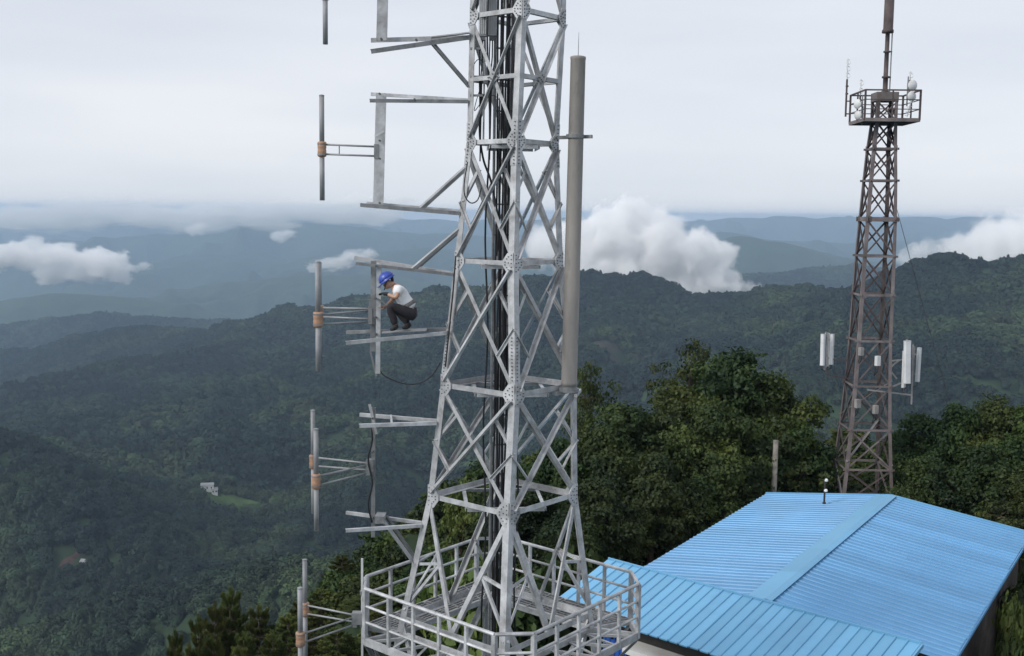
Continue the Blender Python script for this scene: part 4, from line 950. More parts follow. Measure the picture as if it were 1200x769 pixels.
def hand(wr, fwd, side, up, s=1.0, gl=1.0):
    """verts, edges of palm and five bent fingers; fwd along the hand, side to the thumb"""
    V, E = [], []; pm = wr + fwd*.05*s; V += [(wr, .027*gl), (pm, (.036*gl, .022*gl))]; E.append((0, 1))
    for k, (o, l) in enumerate(((-.030, .058), (-.010, .072), (.010, .078), (.029, .070))):
        a = pm + fwd*.045*s + side*o; b = a + fwd*l*.5*s - up*.012; c = b + fwd*l*.22*s - up*l*.42
        n = len(V); V += [(a, .0105*gl), (b, .0095*gl), (c, .0085*gl)]; E += [(1, n), (n, n+1), (n+1, n+2)]
    n = len(V); t0 = pm + side*.042 - up*.006; t1 = t0 + side*.018 + fwd*.030 - up*.010; t2 = t1 + fwd*.028 - up*.018; V += [(t0, .013*gl), (t1, .0115*gl), (t2, .010*gl)]; E += [(1, n), (n, n+1), (n+1, n+2)]
    return V, E
BV = [(PEL, (.07, .07)), (WST, (.07, .07)), (CHS, (.125, .10)), (UPC, (.12, .10)), (NCK, .052), (HED, (.082, .095)), (CHN, .055), (HED + Vector((.0, 0, .055)), .075),
      (SHL, .055), (ELL, .042), (WRL, .029), (SHR, .055), (ELR, .042), (WRR, .029), (HPL, .066), (KNL, .058), (ANL, .040), (HPR, .066), (KNR, .058), (ANR, .040), (CHN + Vector((-.045, 0, .035)), .014)]
BE = [(0, 1), (1, 2), (2, 3), (3, 4), (4, 5), (5, 6), (5, 7), (3, 8), (8, 9), (9, 10), (3, 11), (11, 12), (12, 13), (0, 14), (14, 15), (15, 16), (0, 17), (17, 18), (18, 19), (6, 20)]
fw = (pq(446.5, 359, .04) - WRR).normalized(); sd = Vector((0, -1, 0)); hv, he = hand(WRR, fw, (sd - fw*sd.dot(fw)).normalized(), fw.cross(sd).normalized())
n0 = len(BV); BV += hv[1:]; mapi = lambda i: 13 if i == 0 else n0 + i - 1; BE += [(mapi(a), mapi(b)) for a, b in he]
person = skinned('person', BV, BE, M_skin, None); tag(person, 'worker in blue helmet, white shirt and black trousers crouching on the tower boom', 'person')
skinned('shirt', [(PEL + Vector((.012, 0, .075)), (.180, .160)), (WST, (.150, .13)), (CHS, (.172, .140)), (UPC, (.145, .125)), (NCK + Vector((.03, 0, -.03)), .07), (SHL, .078), (lerp(SHL, ELL, .62), .070), (SHR, .078), (lerp(SHR, ELR, .62), .070)],
        [(0, 1), (1, 2), (2, 3), (3, 4), (3, 5), (5, 6), (3, 7), (7, 8)], M_shirt, person)
skinned('trousers', [(PEL, (.150, .135)), (WST + (PEL-WST)*.55, (.125, .11)), (HPL, .112), (lerp(HPL, KNL, .55), .096), (KNL, .083), (lerp(KNL, ANL, .45), .072), (ANL + Vector((0, 0, .02)), .062), (HPR, .112), (lerp(HPR, KNR, .55), .096), (KNR, .083), (lerp(KNR, ANR, .5), .072), (ANR + Vector((0, 0, .02)), .062)],
        [(0, 1), (0, 2), (2, 3), (3, 4), (4, 5), (5, 6), (0, 7), (7, 8), (8, 9), (9, 10), (10, 11)], M_trous, person)
for an, to in ((ANL, TOL), (ANR, TOR)):
    heel = an + (an-to).normalized()*.03 - Vector((0, 0, .035)); heel.z = to.z
    bt = skinned('boot', [(an + Vector((0, 0, .05)), .052), (an - Vector((0, 0, .02)), .052), (heel, (.042, .036)), (lerp(heel, to, .55), (.046, .036)), (to, (.042, .028))], [(0, 1), (1, 2), (1, 3), (3, 4)], M_black, person)
fw = (pq(446, 343.5, -.1) - WRL).normalized(); hv, he = hand(WRL, fw, (sd - fw*sd.dot(fw)).normalized()*-1, fw.cross(sd).normalized(), 1.05, 1.25)
hv = [(lerp(WRL, ELL, .22), .038)] + hv; he = [(0, 1)] + [(a+1, b+1) for a, b in he]
skinned('glove', hv, he, M_black, person)
# helmet: dome, peak and brim, tipped towards the work
hc = HED + Vector((-.005, 0, .045)); ha = Vector((-.62, 0, .8)).normalized()
hm = MB().lathe([(.150, -.005), (.152, .008), (.136, .012), (.134, .05), (.120, .095), (.085, .130), (.045, .147), (.01, .152)], hc, ha, 22).build('helmet', M_helm, person, True)
px_ = Vector((0, 1, 0)).cross(ha).normalized(); px_ = px_ if px_.x < 0 else -px_
MB().poly_slab([hc + px_*.13 + Vector((0, -.09, 0)), hc + px_*.20 + Vector((0, -.05, 0)), hc + px_*.21, hc + px_*.20 + Vector((0, .05, 0)), hc + px_*.13 + Vector((0, .09, 0))], ha, .008).build('peak', M_helm, hm)
MB().path([hc + ha*(.05) + Vector((0, math.sin(t)*.138, 0)) + px_*(math.cos(t)*.138) for t in [i*2*math.pi/20 for i in range(21)]], .006, 5).build('ridge_band', M_helm, hm)
MB().path([hc + Vector((0, -.11, 0)), CHN + Vector((-.01, -.055, -.03)), CHN + Vector((-.03, 0, -.06)), CHN + Vector((-.01, .055, -.03)), hc + Vector((0, .11, 0))], .007, 5).build('chin_strap', M_black, person)
MB().lathe([(.06, -.02), (.072, 0), (.06, .02)], HED + px_*-.085 + Vector((0, 0, .03)), (1, 0, .2), 10).build('hair', M_black, person, True)
for s in (-1, 1): skinned('ear', [(HED + Vector((.012, s*.088, .0)), .012), (HED + Vector((.02, s*.096, .024)), .012)], [(0, 1)], M_skin, person, sub=1)
sp = (WST - PEL).normalized(); bc = WST + (PEL-WST)*.12 - Vector((.015, 0, 0))
MB().lathe([(.150, -.036), (.166, -.03), (.164, .03), (.148, .036)], bc, sp, 22).build('safety_belt', M_belt, person, True)
MB().box(bc + Vector((-.06, -.175, 0)), .06, .03, .06).build('buckle', M_galvd, person)
ln = MB().path([bc + Vector((-.17, -.05, 0)), lerp(bc, pq(442, 352, -.02), .5) + Vector((0, 0, -.10)), pq(443, 350, -.05)], .010, 6).build('lanyard', M_belt, person, True)
# ------------------------------------------------------------------ near trees
M_bark = material('bark', (.075, .058, .042), .95, var=.25, scale=7, stretch=(1, 1, .25), coord='Object', bump=.4, bscale=25)
M_leafA = leaf_material('leaf_dark_green', [(.016, .031, .010), (.036, .058, .015), (.078, .104, .024)], .28, .55)
M_leafB = leaf_material('leaf_olive_green', [(.023, .037, .010), (.055, .076, .017), (.12, .142, .030)], .28, .6)
M_leafC = leaf_material('leaf_fresh_green', [(.05, .078, .018), (.095, .135, .03), (.17, .21, .05)], .32, .8)
M_pine = leaf_material('pine_needle', [(.030, .046, .014), (.075, .092, .024), (.16, .17, .045)], .15, .9)
def clustered(lobes, ncl, per, size, cr, seed, aspect=1.7, up=.35):
    g = np.random.default_rng(seed); L = np.array([l[0] for l in lobes], float); S = np.array([l[1] for l in lobes], float)
    wgt = S.prod(1)**.67; idx = g.choice(len(lobes), ncl, p=wgt/wgt.sum())
    d = g.normal(size=(ncl, 3)); d[:, 2] += .25; d /= np.linalg.norm(d, axis=1)[:, None]
    cpos = L[idx] + d*S[idx]*(.55 + .5*g.random(ncl)**.7)[:, None]
    n = ncl*per; ci = np.repeat(np.arange(ncl), per); e = g.normal(size=(n, 3)); e /= np.linalg.norm(e, axis=1)[:, None]
    crr = cr*(.6+.8*g.random(ncl))
    p = cpos[ci] + e*np.array([1, 1, .62])*(crr[ci]*g.random(n)**.45)[:, None]
    nrm = d[ci]*.5 + e*.6 + g.normal(size=(n, 3))*.55 + np.array([0, 0, up]); nrm /= np.linalg.norm(nrm, axis=1)[:, None]
    td = np.cross(nrm, g.normal(size=(n, 3))); td /= np.linalg.norm(td, axis=1)[:, None]; b = np.cross(nrm, td)
    s = size*(.55 + .9*g.random(n)); t1 = td*(s*aspect/2)[:, None]; b1 = b*(s/2)[:, None]
    v = np.stack([p - t1, p + b1 + t1*.1, p + t1, p - b1 + t1*.1], 1); v[:, 2] -= nrm*(s*.2)[:, None]; v[:, 0] -= nrm*(s*.2)[:, None]
    return v.reshape(-1, 3), np.arange(n*4).reshape(-1, 4), cpos
def np_obj(name, v, f, mat, parent): 
    o = bpy.data.objects.new(name, np_mesh(name, v, f, mat, False)); C.objects.link(o); o.parent = parent; return o
def broadleaf(name, seed, mat, nl=15, ncl=260, per=42, size=.13, w=.42, low=.28):
    """unit: 6 m tall"""
    g = random.Random(seed); HH = 6.0; e = empty(name); lobes = []
    for k in range(nl):
        a = g.uniform(0, 6.28); t = (k+.5)/nl; z = HH*(low + (.90-low)*t); rr_ = HH*w*math.sin(math.pi*(.18+.80*t))**.8*g.uniform(.35, .9)
        r = HH*g.uniform(.10, .165)*(1.15-.35*t); lobes.append(((rr_*math.cos(a), rr_*math.sin(a), z), (r*1.15, r*1.15, r*.85)))
    lobes.append(((0, 0, HH*.88), (HH*.12, HH*.12, HH*.12))); lobes.append(((0, 0, HH*.55), (HH*.22, HH*.22, HH*.24)))
    v, f, cp = clustered(lobes, ncl, per, size, .42, seed)
    b = MB(); tr = [Vector((0, 0, -.9)), Vector((g.uniform(-.1, .1), g.uniform(-.1, .1), 1.2)), Vector((g.uniform(-.2, .2), g.uniform(-.2, .2), 3.0)), Vector((0, 0, 4.8))]
    b.path(tr, [.17, .13, .09, .04], 8)
    for c, r in lobes:
        z = min(c[2]*.62, 4.2); s = lerp(tr[1], tr[2], max(0, min(1, (z-1.2)/1.8))); m = lerp(s, Vector(c), .5) + Vector((0, 0, .15)); b.path([s, m, Vector(c)], [.06, .04, .015], 6)
    for q in cp[::4]:
        c = min(lobes, key=lambda l: (Vector(l[0])-Vector(q)).length)[0]; b.path([Vector(c), Vector(q)], [.016, .006], 4)
    b.build('trunk', M_bark, e, True); np_obj('crown', v, f, mat, e); return e
def pine(name, seed):
    """unit: 5 m tall, candles of needles turned up"""
    g = random.Random(seed); gn = np.random.default_rng(seed); e = empty(name); b = MB(); b.path([Vector((0, 0, -.9)), Vector((.03, 0, 2.4)), Vector((0, .02, 4.9))], [.12, .075, .02], 8); tufts = [(Vector((0, 0, 4.95)), Vector((0, 0, 1)), .36)]
    for lv in range(10):
        z = .9 + lv*.40; R = 1.55*(1 - lv/11.5); n = 6 if lv < 8 else 4
        for k in range(n):
            a = k*6.283/n + lv*.7 + g.uniform(-.3, .3); d = Vector((math.cos(a), math.sin(a), 0)); L = R*g.uniform(.75, 1.1)
            p0, p1, p2 = Vector((0, 0, z)), d*L*.6 + Vector((0, 0, z+.08)), d*L + Vector((0, 0, z+.30)); b.path([p0, p1, p2], [.028, .018, .008], 5)
            for u in (.35, .55, .75, .9, 1.0):
                for s in (-1, 0, 1):
                    if s and u > .95: continue
                    q = lerp(p0, p2, u) + Vector((-d.y, d.x, 0))*s*.26*L*u*.6 + Vector((0, 0, g.uniform(-.03, .10)))
                    tufts.append((q, (d*.35 + Vector((g.uniform(-.2, .2), g.uniform(-.2, .2), 1))).normalized(), g.uniform(.20, .34)))
    V = []; per = 46
    for q, d, L in tufts:
        e_ = gn.normal(size=(per, 3)); e_ /= np.linalg.norm(e_, axis=1)[:, None]; dd = np.array(d)[None]*.95 + e_*.62; dd /= np.linalg.norm(dd, axis=1)[:, None]
        st = np.array(q)[None] + np.array(d)[None]*(L*.75*gn.random((per, 1))); en = st + dd*(L*.55); sd = np.cross(dd, gn.normal(size=(per, 3))); sd /= np.linalg.norm(sd, axis=1)[:, None]; sd *= .011
        V.append(np.stack([st-sd, st+sd, en+sd*.6, en-sd*.6], 1).reshape(-1, 3))
    V = np.concatenate(V); b.build('trunk', M_bark, e, True); np_obj('crown', V, np.arange(len(V)).reshape(-1, 4), M_pine, e); return e
def ground(x, y): return float(terrain_height(np.array([x]), np.array([y]))[0])
PROTO = {}
def plant(key, maker, unit, px, ytop, d, wide, label, group=None, cat='tree'):
    t = at(px, ytop, d); z0 = ground(t.x, t.y); h = max(t.z - z0, .5); s = h/unit
    if key not in PROTO: PROTO[key] = maker(); o = PROTO[key]
    else: o = copy_tree(PROTO[key])
    o.location = (t.x, t.y, z0); o.rotation_euler = (0, 0, rnd.uniform(0, 6.28)); o.scale = (wide/unit*2.1, wide/unit*2.1, s)
    tag(o, label, cat, group); return o
mA = lambda: broadleaf('broadleaf_tree', 21, M_leafA, 17, 430, 56, .095)
mB = lambda: broadleaf('broadleaf_tree', 22, M_leafB, 15, 420, 56, .09)
mC = lambda: broadleaf('broadleaf_tree', 23, M_leafA, 13, 400, 56, .10, .36)
mD = lambda: broadleaf('sparse_tree', 24, M_leafB, 8, 90, 50, .09, .34, .45)
mF = lambda: broadleaf('young_tree', 25, M_leafC, 9, 90, 34, .15, .32, .2)
G1, G2, G3 = 'trees between the towers', 'trees beyond the right gable of the blue roof', 'trees behind the grey tower'
for key, mk, px, y, d, wd, lb in (
  ('A', mA, 852, 410, 42, 3.0, 'tallest rounded dark green tree of the clump between the two towers'),
  ('D', mD, 811, 398, 45, 2.2, 'thin ragged tree top poking out above the clump between the towers'),
  ('B', mB, 906, 440, 41, 2.6, 'olive tree on the rusty tower side of the clump'),
  ('B', mB, 783, 446, 41, 2.6, 'olive tree with a bright top in the clump next to the ragged tree'),
  ('A', mA, 738, 474, 39, 2.5, 'dark tree of the clump nearest the brown cylindrical antenna'),
  ('C', mC, 700, 500, 36, 2.2, 'dark narrow tree just past the foot of the brown cylindrical antenna'),
  ('C', mC, 937, 492, 40, 2.1, 'low dark tree at the end of the clump close to the rusty tower'),
  ('B', mB, 832, 468, 38, 2.5, 'olive tree in front of the tallest tree of the clump'),
  ('A', mA, 880, 500, 38.5, 2.1, 'dark tree close behind the far corner of the blue roof'),
  ('C', mC, 765, 530, 35, 2.1, 'dark lower tree along the eave of the blue roof'),
  ('A', mA, 708, 560, 32, 1.9, 'dark bushy tree beside the end of the lean-to roof'),
  ('C', mC, 822, 556, 36, 1.8, 'short dark tree crowding the far part of the blue eave')):
    plant(key, mk, 6.0, px, y, d, wd, lb, G1)
for key, mk, px, y, d, wd, lb in (
  ('A', mA, 1083, 488, 41, 2.1, 'dark tree standing next to the pale arm of the rusty tower'),
  ('C', mC, 1122, 472, 41, 2.3, 'dark round tree second from the rusty tower past the gable'),
  ('B', mB, 1166, 466, 41, 2.3, 'tree with olive tips, tallest past the gable of the blue roof'),
  ('A', mA, 1208, 474, 40, 2.4, 'dark tree past the gable farthest from the rusty tower'),
  ('C', mC, 1150, 520, 38, 2.2, 'lower dark tree close behind the gable of the blue roof'),
  ('A', mA, 1096, 535, 38, 1.7, 'low dark tree against the back edge of the blue roof'),
  ('B', mB, 1200, 560, 36, 2.0, 'low olive tree over the outer corner of the blue roof'),
  ('C', mC, 1255, 520, 36, 2.4, 'dark tree standing clear of the outer corner of the blue roof')):
    plant(key, mk, 6.0, px, y, d, wd, lb, G2)
for key, mk, px, y, d, wd, lb in (
  ('D', mD, 692, 424, 46, 1.8, 'sparse dark tree seen behind the brown cylindrical antenna'),
  ('C', mC, 652, 512, 36, 2.0, 'dark tree filling the lower bays of the grey tower'),
  ('A', mA, 612, 560, 33, 1.9, 'dark tree behind the front leg of the grey tower'),
  ('A', mA, 655, 600, 30, 1.7, 'low dark tree behind the railed platform on the roof side'),
  ('C', mC, 570, 610, 31, 1.7, 'low dark tree behind the railed platform below the fresh green one'),
  ('F', mF, 542, 562, 31, 1.05, 'young fresh green tree seen through the grey tower'),
  ('A', mA, 505, 650, 30, 1.7, 'low dark tree behind the platform rail on the valley side')):
    plant(key, mk, 6.0, px, y, d, wd, lb, G3)
GP = 'young pines below the platform'
mP = lambda: pine('pine_tree', 31); mQ = lambda: pine('pine_tree', 32)
for key, mk, px, y, d, wd, lb in (
  ('P', mP, 270, 698, 36, 1.88, 'olive young pine, tallest of the group on the slope under the dipoles'),
  ('Q', mQ, 232, 732, 36, 1.50, 'small olive young pine at the valley end of the group'),
  ('Q', mQ, 303, 716, 34, 1.65, 'olive young pine next to the tallest of the group'),
  ('P', mP, 338, 724, 33, 1.65, 'olive young pine close to the splayed dipoles of the platform'),
  ('Q', mQ, 377, 694, 34, 1.65, 'olive young pine behind the splayed dipoles of the platform'),
  ('P', mP, 401, 654, 36, 1.50, 'dark slim pine rising beside the thin pale mast'),
  ('Q', mQ, 430, 700, 32, 1.80, 'pine half hidden behind the platform corner with the thin mast'),
  ('P', mP, 466, 690, 30, 1.80, 'pine hidden behind the front rail of the platform'),
  ('P', mP, 205, 748, 38, 1.50, 'lowest young pine at the foot of the group'),
  ('Q', mQ, 320, 750, 29, 1.50, 'young pine low in front of the group on the slope'),
  ('P', mP, 395, 740, 28, 1.50, 'young pine just under the splayed dipoles'),
  ('P', mP, 252, 716, 35, 1.5, 'olive young pine leaning on the tallest of the group'),
  ('Q', mQ, 352, 708, 35, 1.5, 'olive young pine set back behind the splayed dipoles'),
  ('Q', mQ, 365, 745, 30, 1.4, 'young pine in front of the splayed dipoles group'),
  ('P', mP, 250, 752, 34, 1.4, 'young pine low at the valley edge of the group'),
  ('Q', mQ, 285, 748, 32, 1.50, 'young pine nestled between taller ones on the slope')):
    plant(key, mk, 5.0, px, y, d, wd, lb, GP)
# shrubs beside the building and the platform
def shrub(name, seed, mat):
    e = empty(name); g = random.Random(seed); lobes = [((g.uniform(-.5, .5), g.uniform(-.5, .5), g.uniform(.35, 1.0)), (g.uniform(.3, .45),)*3) for _ in range(9)]
    v, f, cp = clustered(lobes, 110, 34, .10, .22, seed); b = MB()
    for q in cp[::3]: b.path([Vector((0, 0, -.2)), Vector((q[0]*.4, q[1]*.4, q[2]*.6)), Vector(q)], [.02, .014, .006], 5)
    b.build('stem', M_bark, e, True); np_obj('foliage', v, f, mat, e); return e
mS = lambda: shrub('shrub', 41, M_leafA); mY = lambda: shrub('shrub', 42, M_leafC)
for key, mk, px, y, d, wd, lb in (
  ('Y', mY, 1199, 690, 25.5, .40, 'yellow-green shrub beside the dark brown gable wall of the building'),
  ('Y', mY, 1206, 722, 24.5, .38, 'yellow-green shrub lowest along the dark brown building wall'),
  ('S', mS, 1200, 668, 30, .6, 'dark shrub under the outer eave corner of the building'),
  ('S', mS, 1216, 680, 28, .7, 'dark shrub behind the yellow-green ones'),
  ('S', mS, 1185, 735, 24.5, .4, 'dark shrub pressed against the dark brown building wall'),
  ('S', mS, 1215, 740, 22, .8, 'dark shrub in front of the dark brown building wall'),
  ('S', mS, 640, 650, 27, 1.0, 'dark shrub at the end of the lean-to behind the tower'),
  ('S', mS, 590, 660, 26, 1.0, 'dark shrub behind the tower foot'),
  ('Y', mY, 556, 640, 26, .8, 'fresh green shrub behind the tower foot'),
  ('S', mS, 690, 640, 29, 1.0, 'dark shrub between the lean-to and the tree clump')):
    plant(key, mk, 1.35, px, y, d, wd, lb, 'shrubs round the building', 'shrub')
# undergrowth that covers the summit between the trees
g_ = np.random.default_rng(8); m_ = 5200; a_ = (g_.random(m_)*2-1)*math.radians(33); r_ = np.sqrt(g_.random(m_)*(86**2-19**2)+19**2); ux, uy = r_*np.sin(a_), r_*np.cos(a_)
keep = np.hypot(ux-.0, uy-D0) > 2.6
du, dq = (ux-rf.x)*U.x + (uy-rf.y)*U.y, (ux-rf.x)*Q.x + (uy-rf.y)*Q.y
keep &= ~((du > -3.2) & (du < LEN+.6) & (np.abs(dq) < HWD+.6)); keep &= np.hypot(ux-FL[-1][0].x, uy-FD) > 2.2
ux, uy = ux[keep], uy[keep]; us = .5 + 1.1*g_.random(len(ux))**2 + np.clip((np.hypot(ux, uy)-40)/20, 0, 1)*1.6
UP = []
for sd, mt_ in ((51, M_leafA), (52, M_leafB), (53, M_leafA)):
    gg = random.Random(sd); lb_ = [((gg.uniform(-.3, .3), gg.uniform(-.3, .3), gg.uniform(.1, .5)), (gg.uniform(.2, .3),)*3) for _ in range(7)]; v, f, _ = clustered(lb_, 60, 26, .07, .16, sd); UP.append(bpy.data.objects.new('undergrowth_clump', np_mesh('undergrowth_clump', v, f, mt_, False)))
ug = scatter('undergrowth', np.stack([ux, uy, terrain_height(ux, uy)-.05, us], -1), UP, 9); tag(ug, 'dark tangled undergrowth on the summit and upper slope', 'undergrowth', kind='stuff')

# ------------------------------------------------------------------ clearings and houses in the valley
def patch(name, cx, cy_, rx, ry, rot, mat, label, lift=.8, seed=0):
    v, f = [(cx, cy_)], []; n = 26; rings = 5; P = [(cx, cy_)]
    for r in range(1, rings+1):
        for k in range(n):
            a = 2*math.pi*k/n; w = 1 + .22*math.sin(3*a+seed) + .14*math.sin(5*a+seed*2); x, y = rx*r/rings*w*math.cos(a), ry*r/rings*w*math.sin(a)
            P.append((cx + x*math.cos(rot) - y*math.sin(rot), cy_ + x*math.sin(rot) + y*math.cos(rot)))
    P = np.array(P); z = terrain_height(P[:, 0], P[:, 1]) + lift; v = [(p[0], p[1], q) for p, q in zip(P, z)]
    f = [(0, 1+k, 1+(k+1) % n) for k in range(n)] + [(1+(r-1)*n+k, 1+r*n+k, 1+r*n+(k+1) % n, 1+(r-1)*n+(k+1) % n) for r in range(1, rings) for k in range(n)]
    o = mesh_obj(name, v, f, mat, None, True); tag(o, label, 'field', kind='structure'); return o
M_field = material('meadow', (.062, .10, .034), .95, var=.2, scale=.06, coord='World', spec=.1, bump=.3, bscale=.5)
M_earth = material('red_earth', (.085, .056, .046), .95, var=.25, scale=.08, coord='World', spec=.1)
M_scar = material('bare_slope_soil', (.062, .056, .042), .95, var=.25, scale=.05, coord='World', spec=.1)
for i, (cx, cy_, rad) in enumerate(CLEARINGS):
    if i in (0, 2): patch('field', cx, cy_, rad*1.25, rad*.95, .3*i, M_field, ('grassy clearing below the white valley house', '', 'small terrace of grass beside the clearing')[i], seed=i)
    if i in (4,): patch('field', cx, cy_, rad*1.3, rad*1.05, .4, M_earth, 'bare red earth clearing on the forested slope', seed=i)
    if i in (6, 7): patch('field', cx, cy_, rad*1.3, rad*1.0, .2, M_scar, ('bare brown patch on the far slope behind the tree clump', 'smaller bare brown patch beside the bigger one')[i-6], seed=i)
M_roofg = material('grey_roof_tile', (.25, .25, .26), .8, var=.1, coord='World')
def house(px, py, d, w, dp, h, rot, label, grp='small houses in the valley'):
    q = hit(px, py); x, y = q.x, q.y; z = ground(x, y) + .6
    e = empty('valley_house', (x, y, z), rot, label=label, cat='house', group=grp)
    R = Matrix.Rotation(rot, 3, 'Z'); o = Vector((x, y, z)); T = lambda a, b, c: o + R @ Vector((a, b, c))
    b = MB(); b.add([T(sx*w/2, sy*dp/2, zz) for zz in (-2, h) for sy in (-1, 1) for sx in (-1, 1)], [(0, 2, 3, 1), (4, 5, 7, 6), (0, 1, 5, 4), (2, 6, 7, 3), (0, 4, 6, 2), (1, 3, 7, 5)]); b.build('wall', M_white, e)
    b = MB(); b.add([T(-w/2-.4, -dp/2-.5, h), T(w/2+.4, -dp/2-.5, h), T(w/2+.4, dp/2+.5, h), T(-w/2-.4, dp/2+.5, h), T(-w/2-.4, 0, h+1.6), T(w/2+.4, 0, h+1.6)], [(0, 1, 5, 4), (2, 3, 4, 5), (0, 4, 3), (1, 2, 5), (0, 3, 2, 1)]); b.build('roof', M_roofg, e)
    k = max(2, int(w/2.6)) if w > 4 else 0
    for j in range(k):
        a = -w/2 + w*(j+.5)/k
        for zz in ([1.5] if h < 4 else [1.4, 4.2]): MB().add([T(a-.5, -dp/2-.04, zz-.6), T(a+.5, -dp/2-.04, zz-.6), T(a+.5, -dp/2-.04, zz+.7), T(a-.5, -dp/2-.04, zz+.7), T(a-.5, -dp/2+.1, zz-.6), T(a+.5, -dp/2+.1, zz-.6), T(a+.5, -dp/2+.1, zz+.7), T(a-.5, -dp/2+.1, zz+.7)], [(0, 1, 2, 3), (4, 7, 6, 5), (0, 4, 5, 1), (3, 2, 6, 7), (0, 3, 7, 4), (1, 5, 6, 2)]).build('window', M_pane, e)
house(243, 577, 905, 9.5, 6, 3.4, .25, 'white house above the grassy valley clearing'); house(251.5, 580, 902, 4.5, 4, 3, .3, 'small white shed against the white valley house')
house(99, 664, 640, 3.6, 3, 2.4, -.2, 'tiny white hut at the edge of the red earth clearing'); house(411, 414, 1400, 9, 6, 3.5, .1, 'lone white house on the far slope under the worker')
# ------------------------------------------------------------------ valley clouds (billows of real volume, grounded in the valleys)
def cloud(name, puffs, dens, seed, label, scale=.012, wisp=0.0, squash=1.0):
    """puffs: (pixel x, pixel y, distance, radius m). One closed hull of overlapping billows; its density is eaten into by noise near the hull."""
    cs = [(at(px, py, d), r) for px, py, d, r in puffs]
    c0 = sum((c for c, r in cs), Vector())/len(cs)
    cs = [(c0 + Vector((c.x-c0.x, c.y-c0.y, (c.z-c0.z)/squash)), r) for c, r in cs]
    # metaball hull turned to a mesh
    mb = bpy.data.metaballs.new('hull'); mb.resolution = max(6.0, min(r for c, r in cs)*.28); mb.threshold = .35
    for c, r in cs:
        e = mb.elements.new(); e.co = c - c0; e.radius = r*2.1; e.stiffness = 2.0
    mo = bpy.data.objects.new('hull', mb); C.objects.link(mo); bpy.context.view_layer.update()
    dg = bpy.context.evaluated_depsgraph_get(); me = bpy.data.meshes.new_from_object(mo.evaluated_get(dg))
    bpy.data.objects.remove(mo)
    me.materials.clear(); me.name = name
    m = bpy.data.materials.new(name); m.use_nodes = True; t = m.node_tree; t.nodes.clear()
    tc = N(t, 'ShaderNodeTexCoord')
    # distance to the billow centres gives a soft interior; noise frays the rim
    prev = None
    for c, r in cs:
        v = N(t, 'ShaderNodeVectorMath', operation='DISTANCE'); v.inputs[1].default_value = c - c0; t.links.new(tc.outputs['Object'], v.inputs[0])
        q = N(t, 'ShaderNodeMath', operation='MULTIPLY_ADD'); q.inputs[1].default_value = -1.0/r; q.inputs[2].default_value = 1.0; t.links.new(v.outputs['Value'], q.inputs[0])
        if prev is None: prev = q.outputs[0]
        else:
            s = N(t, 'ShaderNodeMath', operation='SMOOTH_MAX'); s.inputs[2].default_value = .18; t.links.new(prev, s.inputs[0]); t.links.new(q.outputs[0], s.inputs[1]); prev = s.outputs[0]
    n = N(t, 'ShaderNodeTexNoise'); n.inputs['Scale'].default_value = scale; n.inputs['Detail'].default_value = 8; n.inputs['Roughness'].default_value = .66; n.inputs['Distortion'].default_value = .35; t.links.new(tc.outputs['Object'], n.inputs['Vector'])
    a = N(t, 'ShaderNodeMath', operation='MULTIPLY_ADD'); a.inputs[1].default_value = 2.7 + wisp; a.inputs[2].default_value = -1.3 - wisp*.62; t.links.new(n.outputs['Fac'], a.inputs[0])
    s = N(t, 'ShaderNodeMath', operation='ADD'); t.links.new(prev, s.inputs[0]); t.links.new(a.outputs[0], s.inputs[1])
    mr = N(t, 'ShaderNodeMapRange'); mr.inputs[1].default_value = .0; mr.inputs[2].default_value = .22; mr.inputs[3].default_value = 0; mr.inputs[4].default_value = dens
    t.links.new(s.outputs[0], mr.inputs[0])
    pv = N(t, 'ShaderNodeVolumePrincipled'); pv.inputs['Color'].default_value = (1, 1, 1, 1); pv.inputs['Anisotropy'].default_value = -.3
    t.links.new(mr.outputs[0], pv.inputs['Density'])
    t.links.new(pv.outputs[0], N(t, 'ShaderNodeOutputMaterial').inputs['Volume'])
    me.materials.append(m)
    o = bpy.data.objects.new(name, me); C.objects.link(o); o.location = c0; o.scale = (1, 1, squash)
    return tag(o, label, 'cloud', 'white clouds lying in the valleys')
D = 1850
cloud('cloud', [(745,262,D,40),(722,282,D,60),(765,290,D,66),(795,305,D,58),(700,310,D,66),(740,325,D,76),(780,335,D,66),(820,328,D,48),(848,296,D,20),(825,300,D,34),(665,290,D,44),(640,290,D,34),(690,340,D,50),(852,332,D,24)], .06, 1,
      'tall white billowing cloud rising behind the dark forested ridge beside the pole antenna', .02)
cloud('cloud', [(1130,295,1700,34),(1160,288,1700,44),(1185,292,1700,50),(1215,290,1700,60),(1150,305,1700,40),(1190,312,1700,50)], .035, 2,
      'white cloud bank resting on the saddle of the hill beyond the rusty tower', .02)
D = 2900
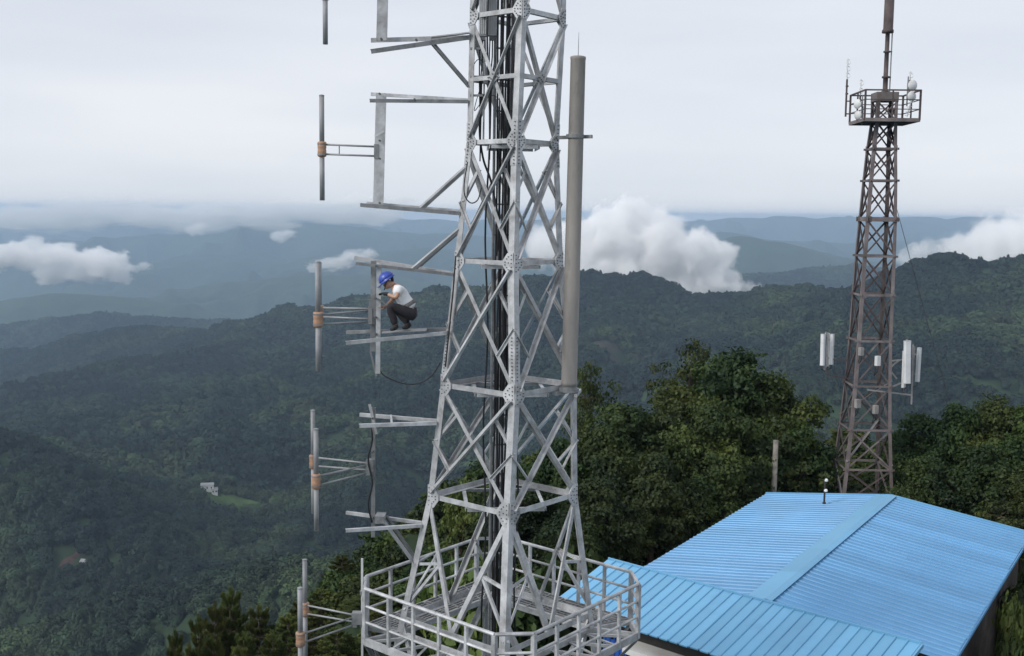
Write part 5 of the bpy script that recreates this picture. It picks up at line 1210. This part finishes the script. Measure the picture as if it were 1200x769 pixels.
cloud('cloud', [(-40,298,D,60),(-8,301,D,60),(20,300,D,60),(48,297,D,64),(72,300,D,60),(92,316,D,52),(116,309,D,66),(134,318,D,48),(60,320,D,46),(100,322,D,40)], .035, 3,
      'long low white cloud with a puffy end hanging over the hazy open valley', .017, .5, .62)
cloud('cloud', [(1078,296,2200,34),(1066,305,2200,28),(1088,289,2200,24)], .02, 4, 'small torn wisp of cloud between the rusty tower and the hill top', .03, .9, .7)
cloud('cloud', [(372,312,2800,30),(386,309,2800,34),(400,307,2800,38),(414,300,2800,36),(428,296,2800,30)], .022, 5, 'thin streak of cloud behind the crouching worker', .026, .9, .5)
cloud('cloud', [(168,312,3000,22),(158,314,3000,18)], .02, 6, 'tiny scrap of cloud drifting off the end of the long valley cloud', .035, .8, .6)
cloud('cloud', [(866,336,1800,20),(880,338,1800,18)], .02, 7, 'tiny puff of cloud just clear of the tall billowing cloud', .035, .8, .7)
cloud('cloud', [(20+i*24, 253+4*math.sin(i*1.7)-(i > 9)*3, 5200, 170+60*math.sin(i*2.3)) for i in range(18)], .006, 8, 'long pale cloud bank lying along the horizon above the hazy valley', .0045, .5, .3)
cloud('cloud', [(232,268,5000,50),(225,269,5000,36)], .02, 9, 'tiny scrap of cloud just below the horizon cloud bank', .02, .8, .6)
cloud('cloud', [(328,276,4800,46),(338,274,4800,36)], .02, 10, 'tiny white scrap of cloud on the far blue ridge', .02, .8, .6)
HAZE = .000125
# ------------------------------------------------------------------ haze: even pale air round everything
HB = MB().box((0, 0, 0), 31800, 31800, 1); zt, zb = max(CAM.z + 4, float(GZ.max()) + 3), float(GZ.min()) - 1
HB.v = [Vector((p.x, p.y, zt if p.z > 0 else zb)) for p in HB.v]
mh = bpy.data.materials.new('haze_air'); mh.use_nodes = True; t = mh.node_tree; t.nodes.clear()
pv = N(t, 'ShaderNodeVolumePrincipled'); pv.inputs['Color'].default_value = (.55, .73, .95, 1); pv.inputs['Density'].default_value = HAZE; pv.inputs['Anisotropy'].default_value = .1
t.links.new(pv.outputs[0], N(t, 'ShaderNodeOutputMaterial').inputs['Volume'])
haze = HB.build('haze', mh); tag(haze, 'pale blue haze filling the air over the valleys', 'haze', kind='stuff')
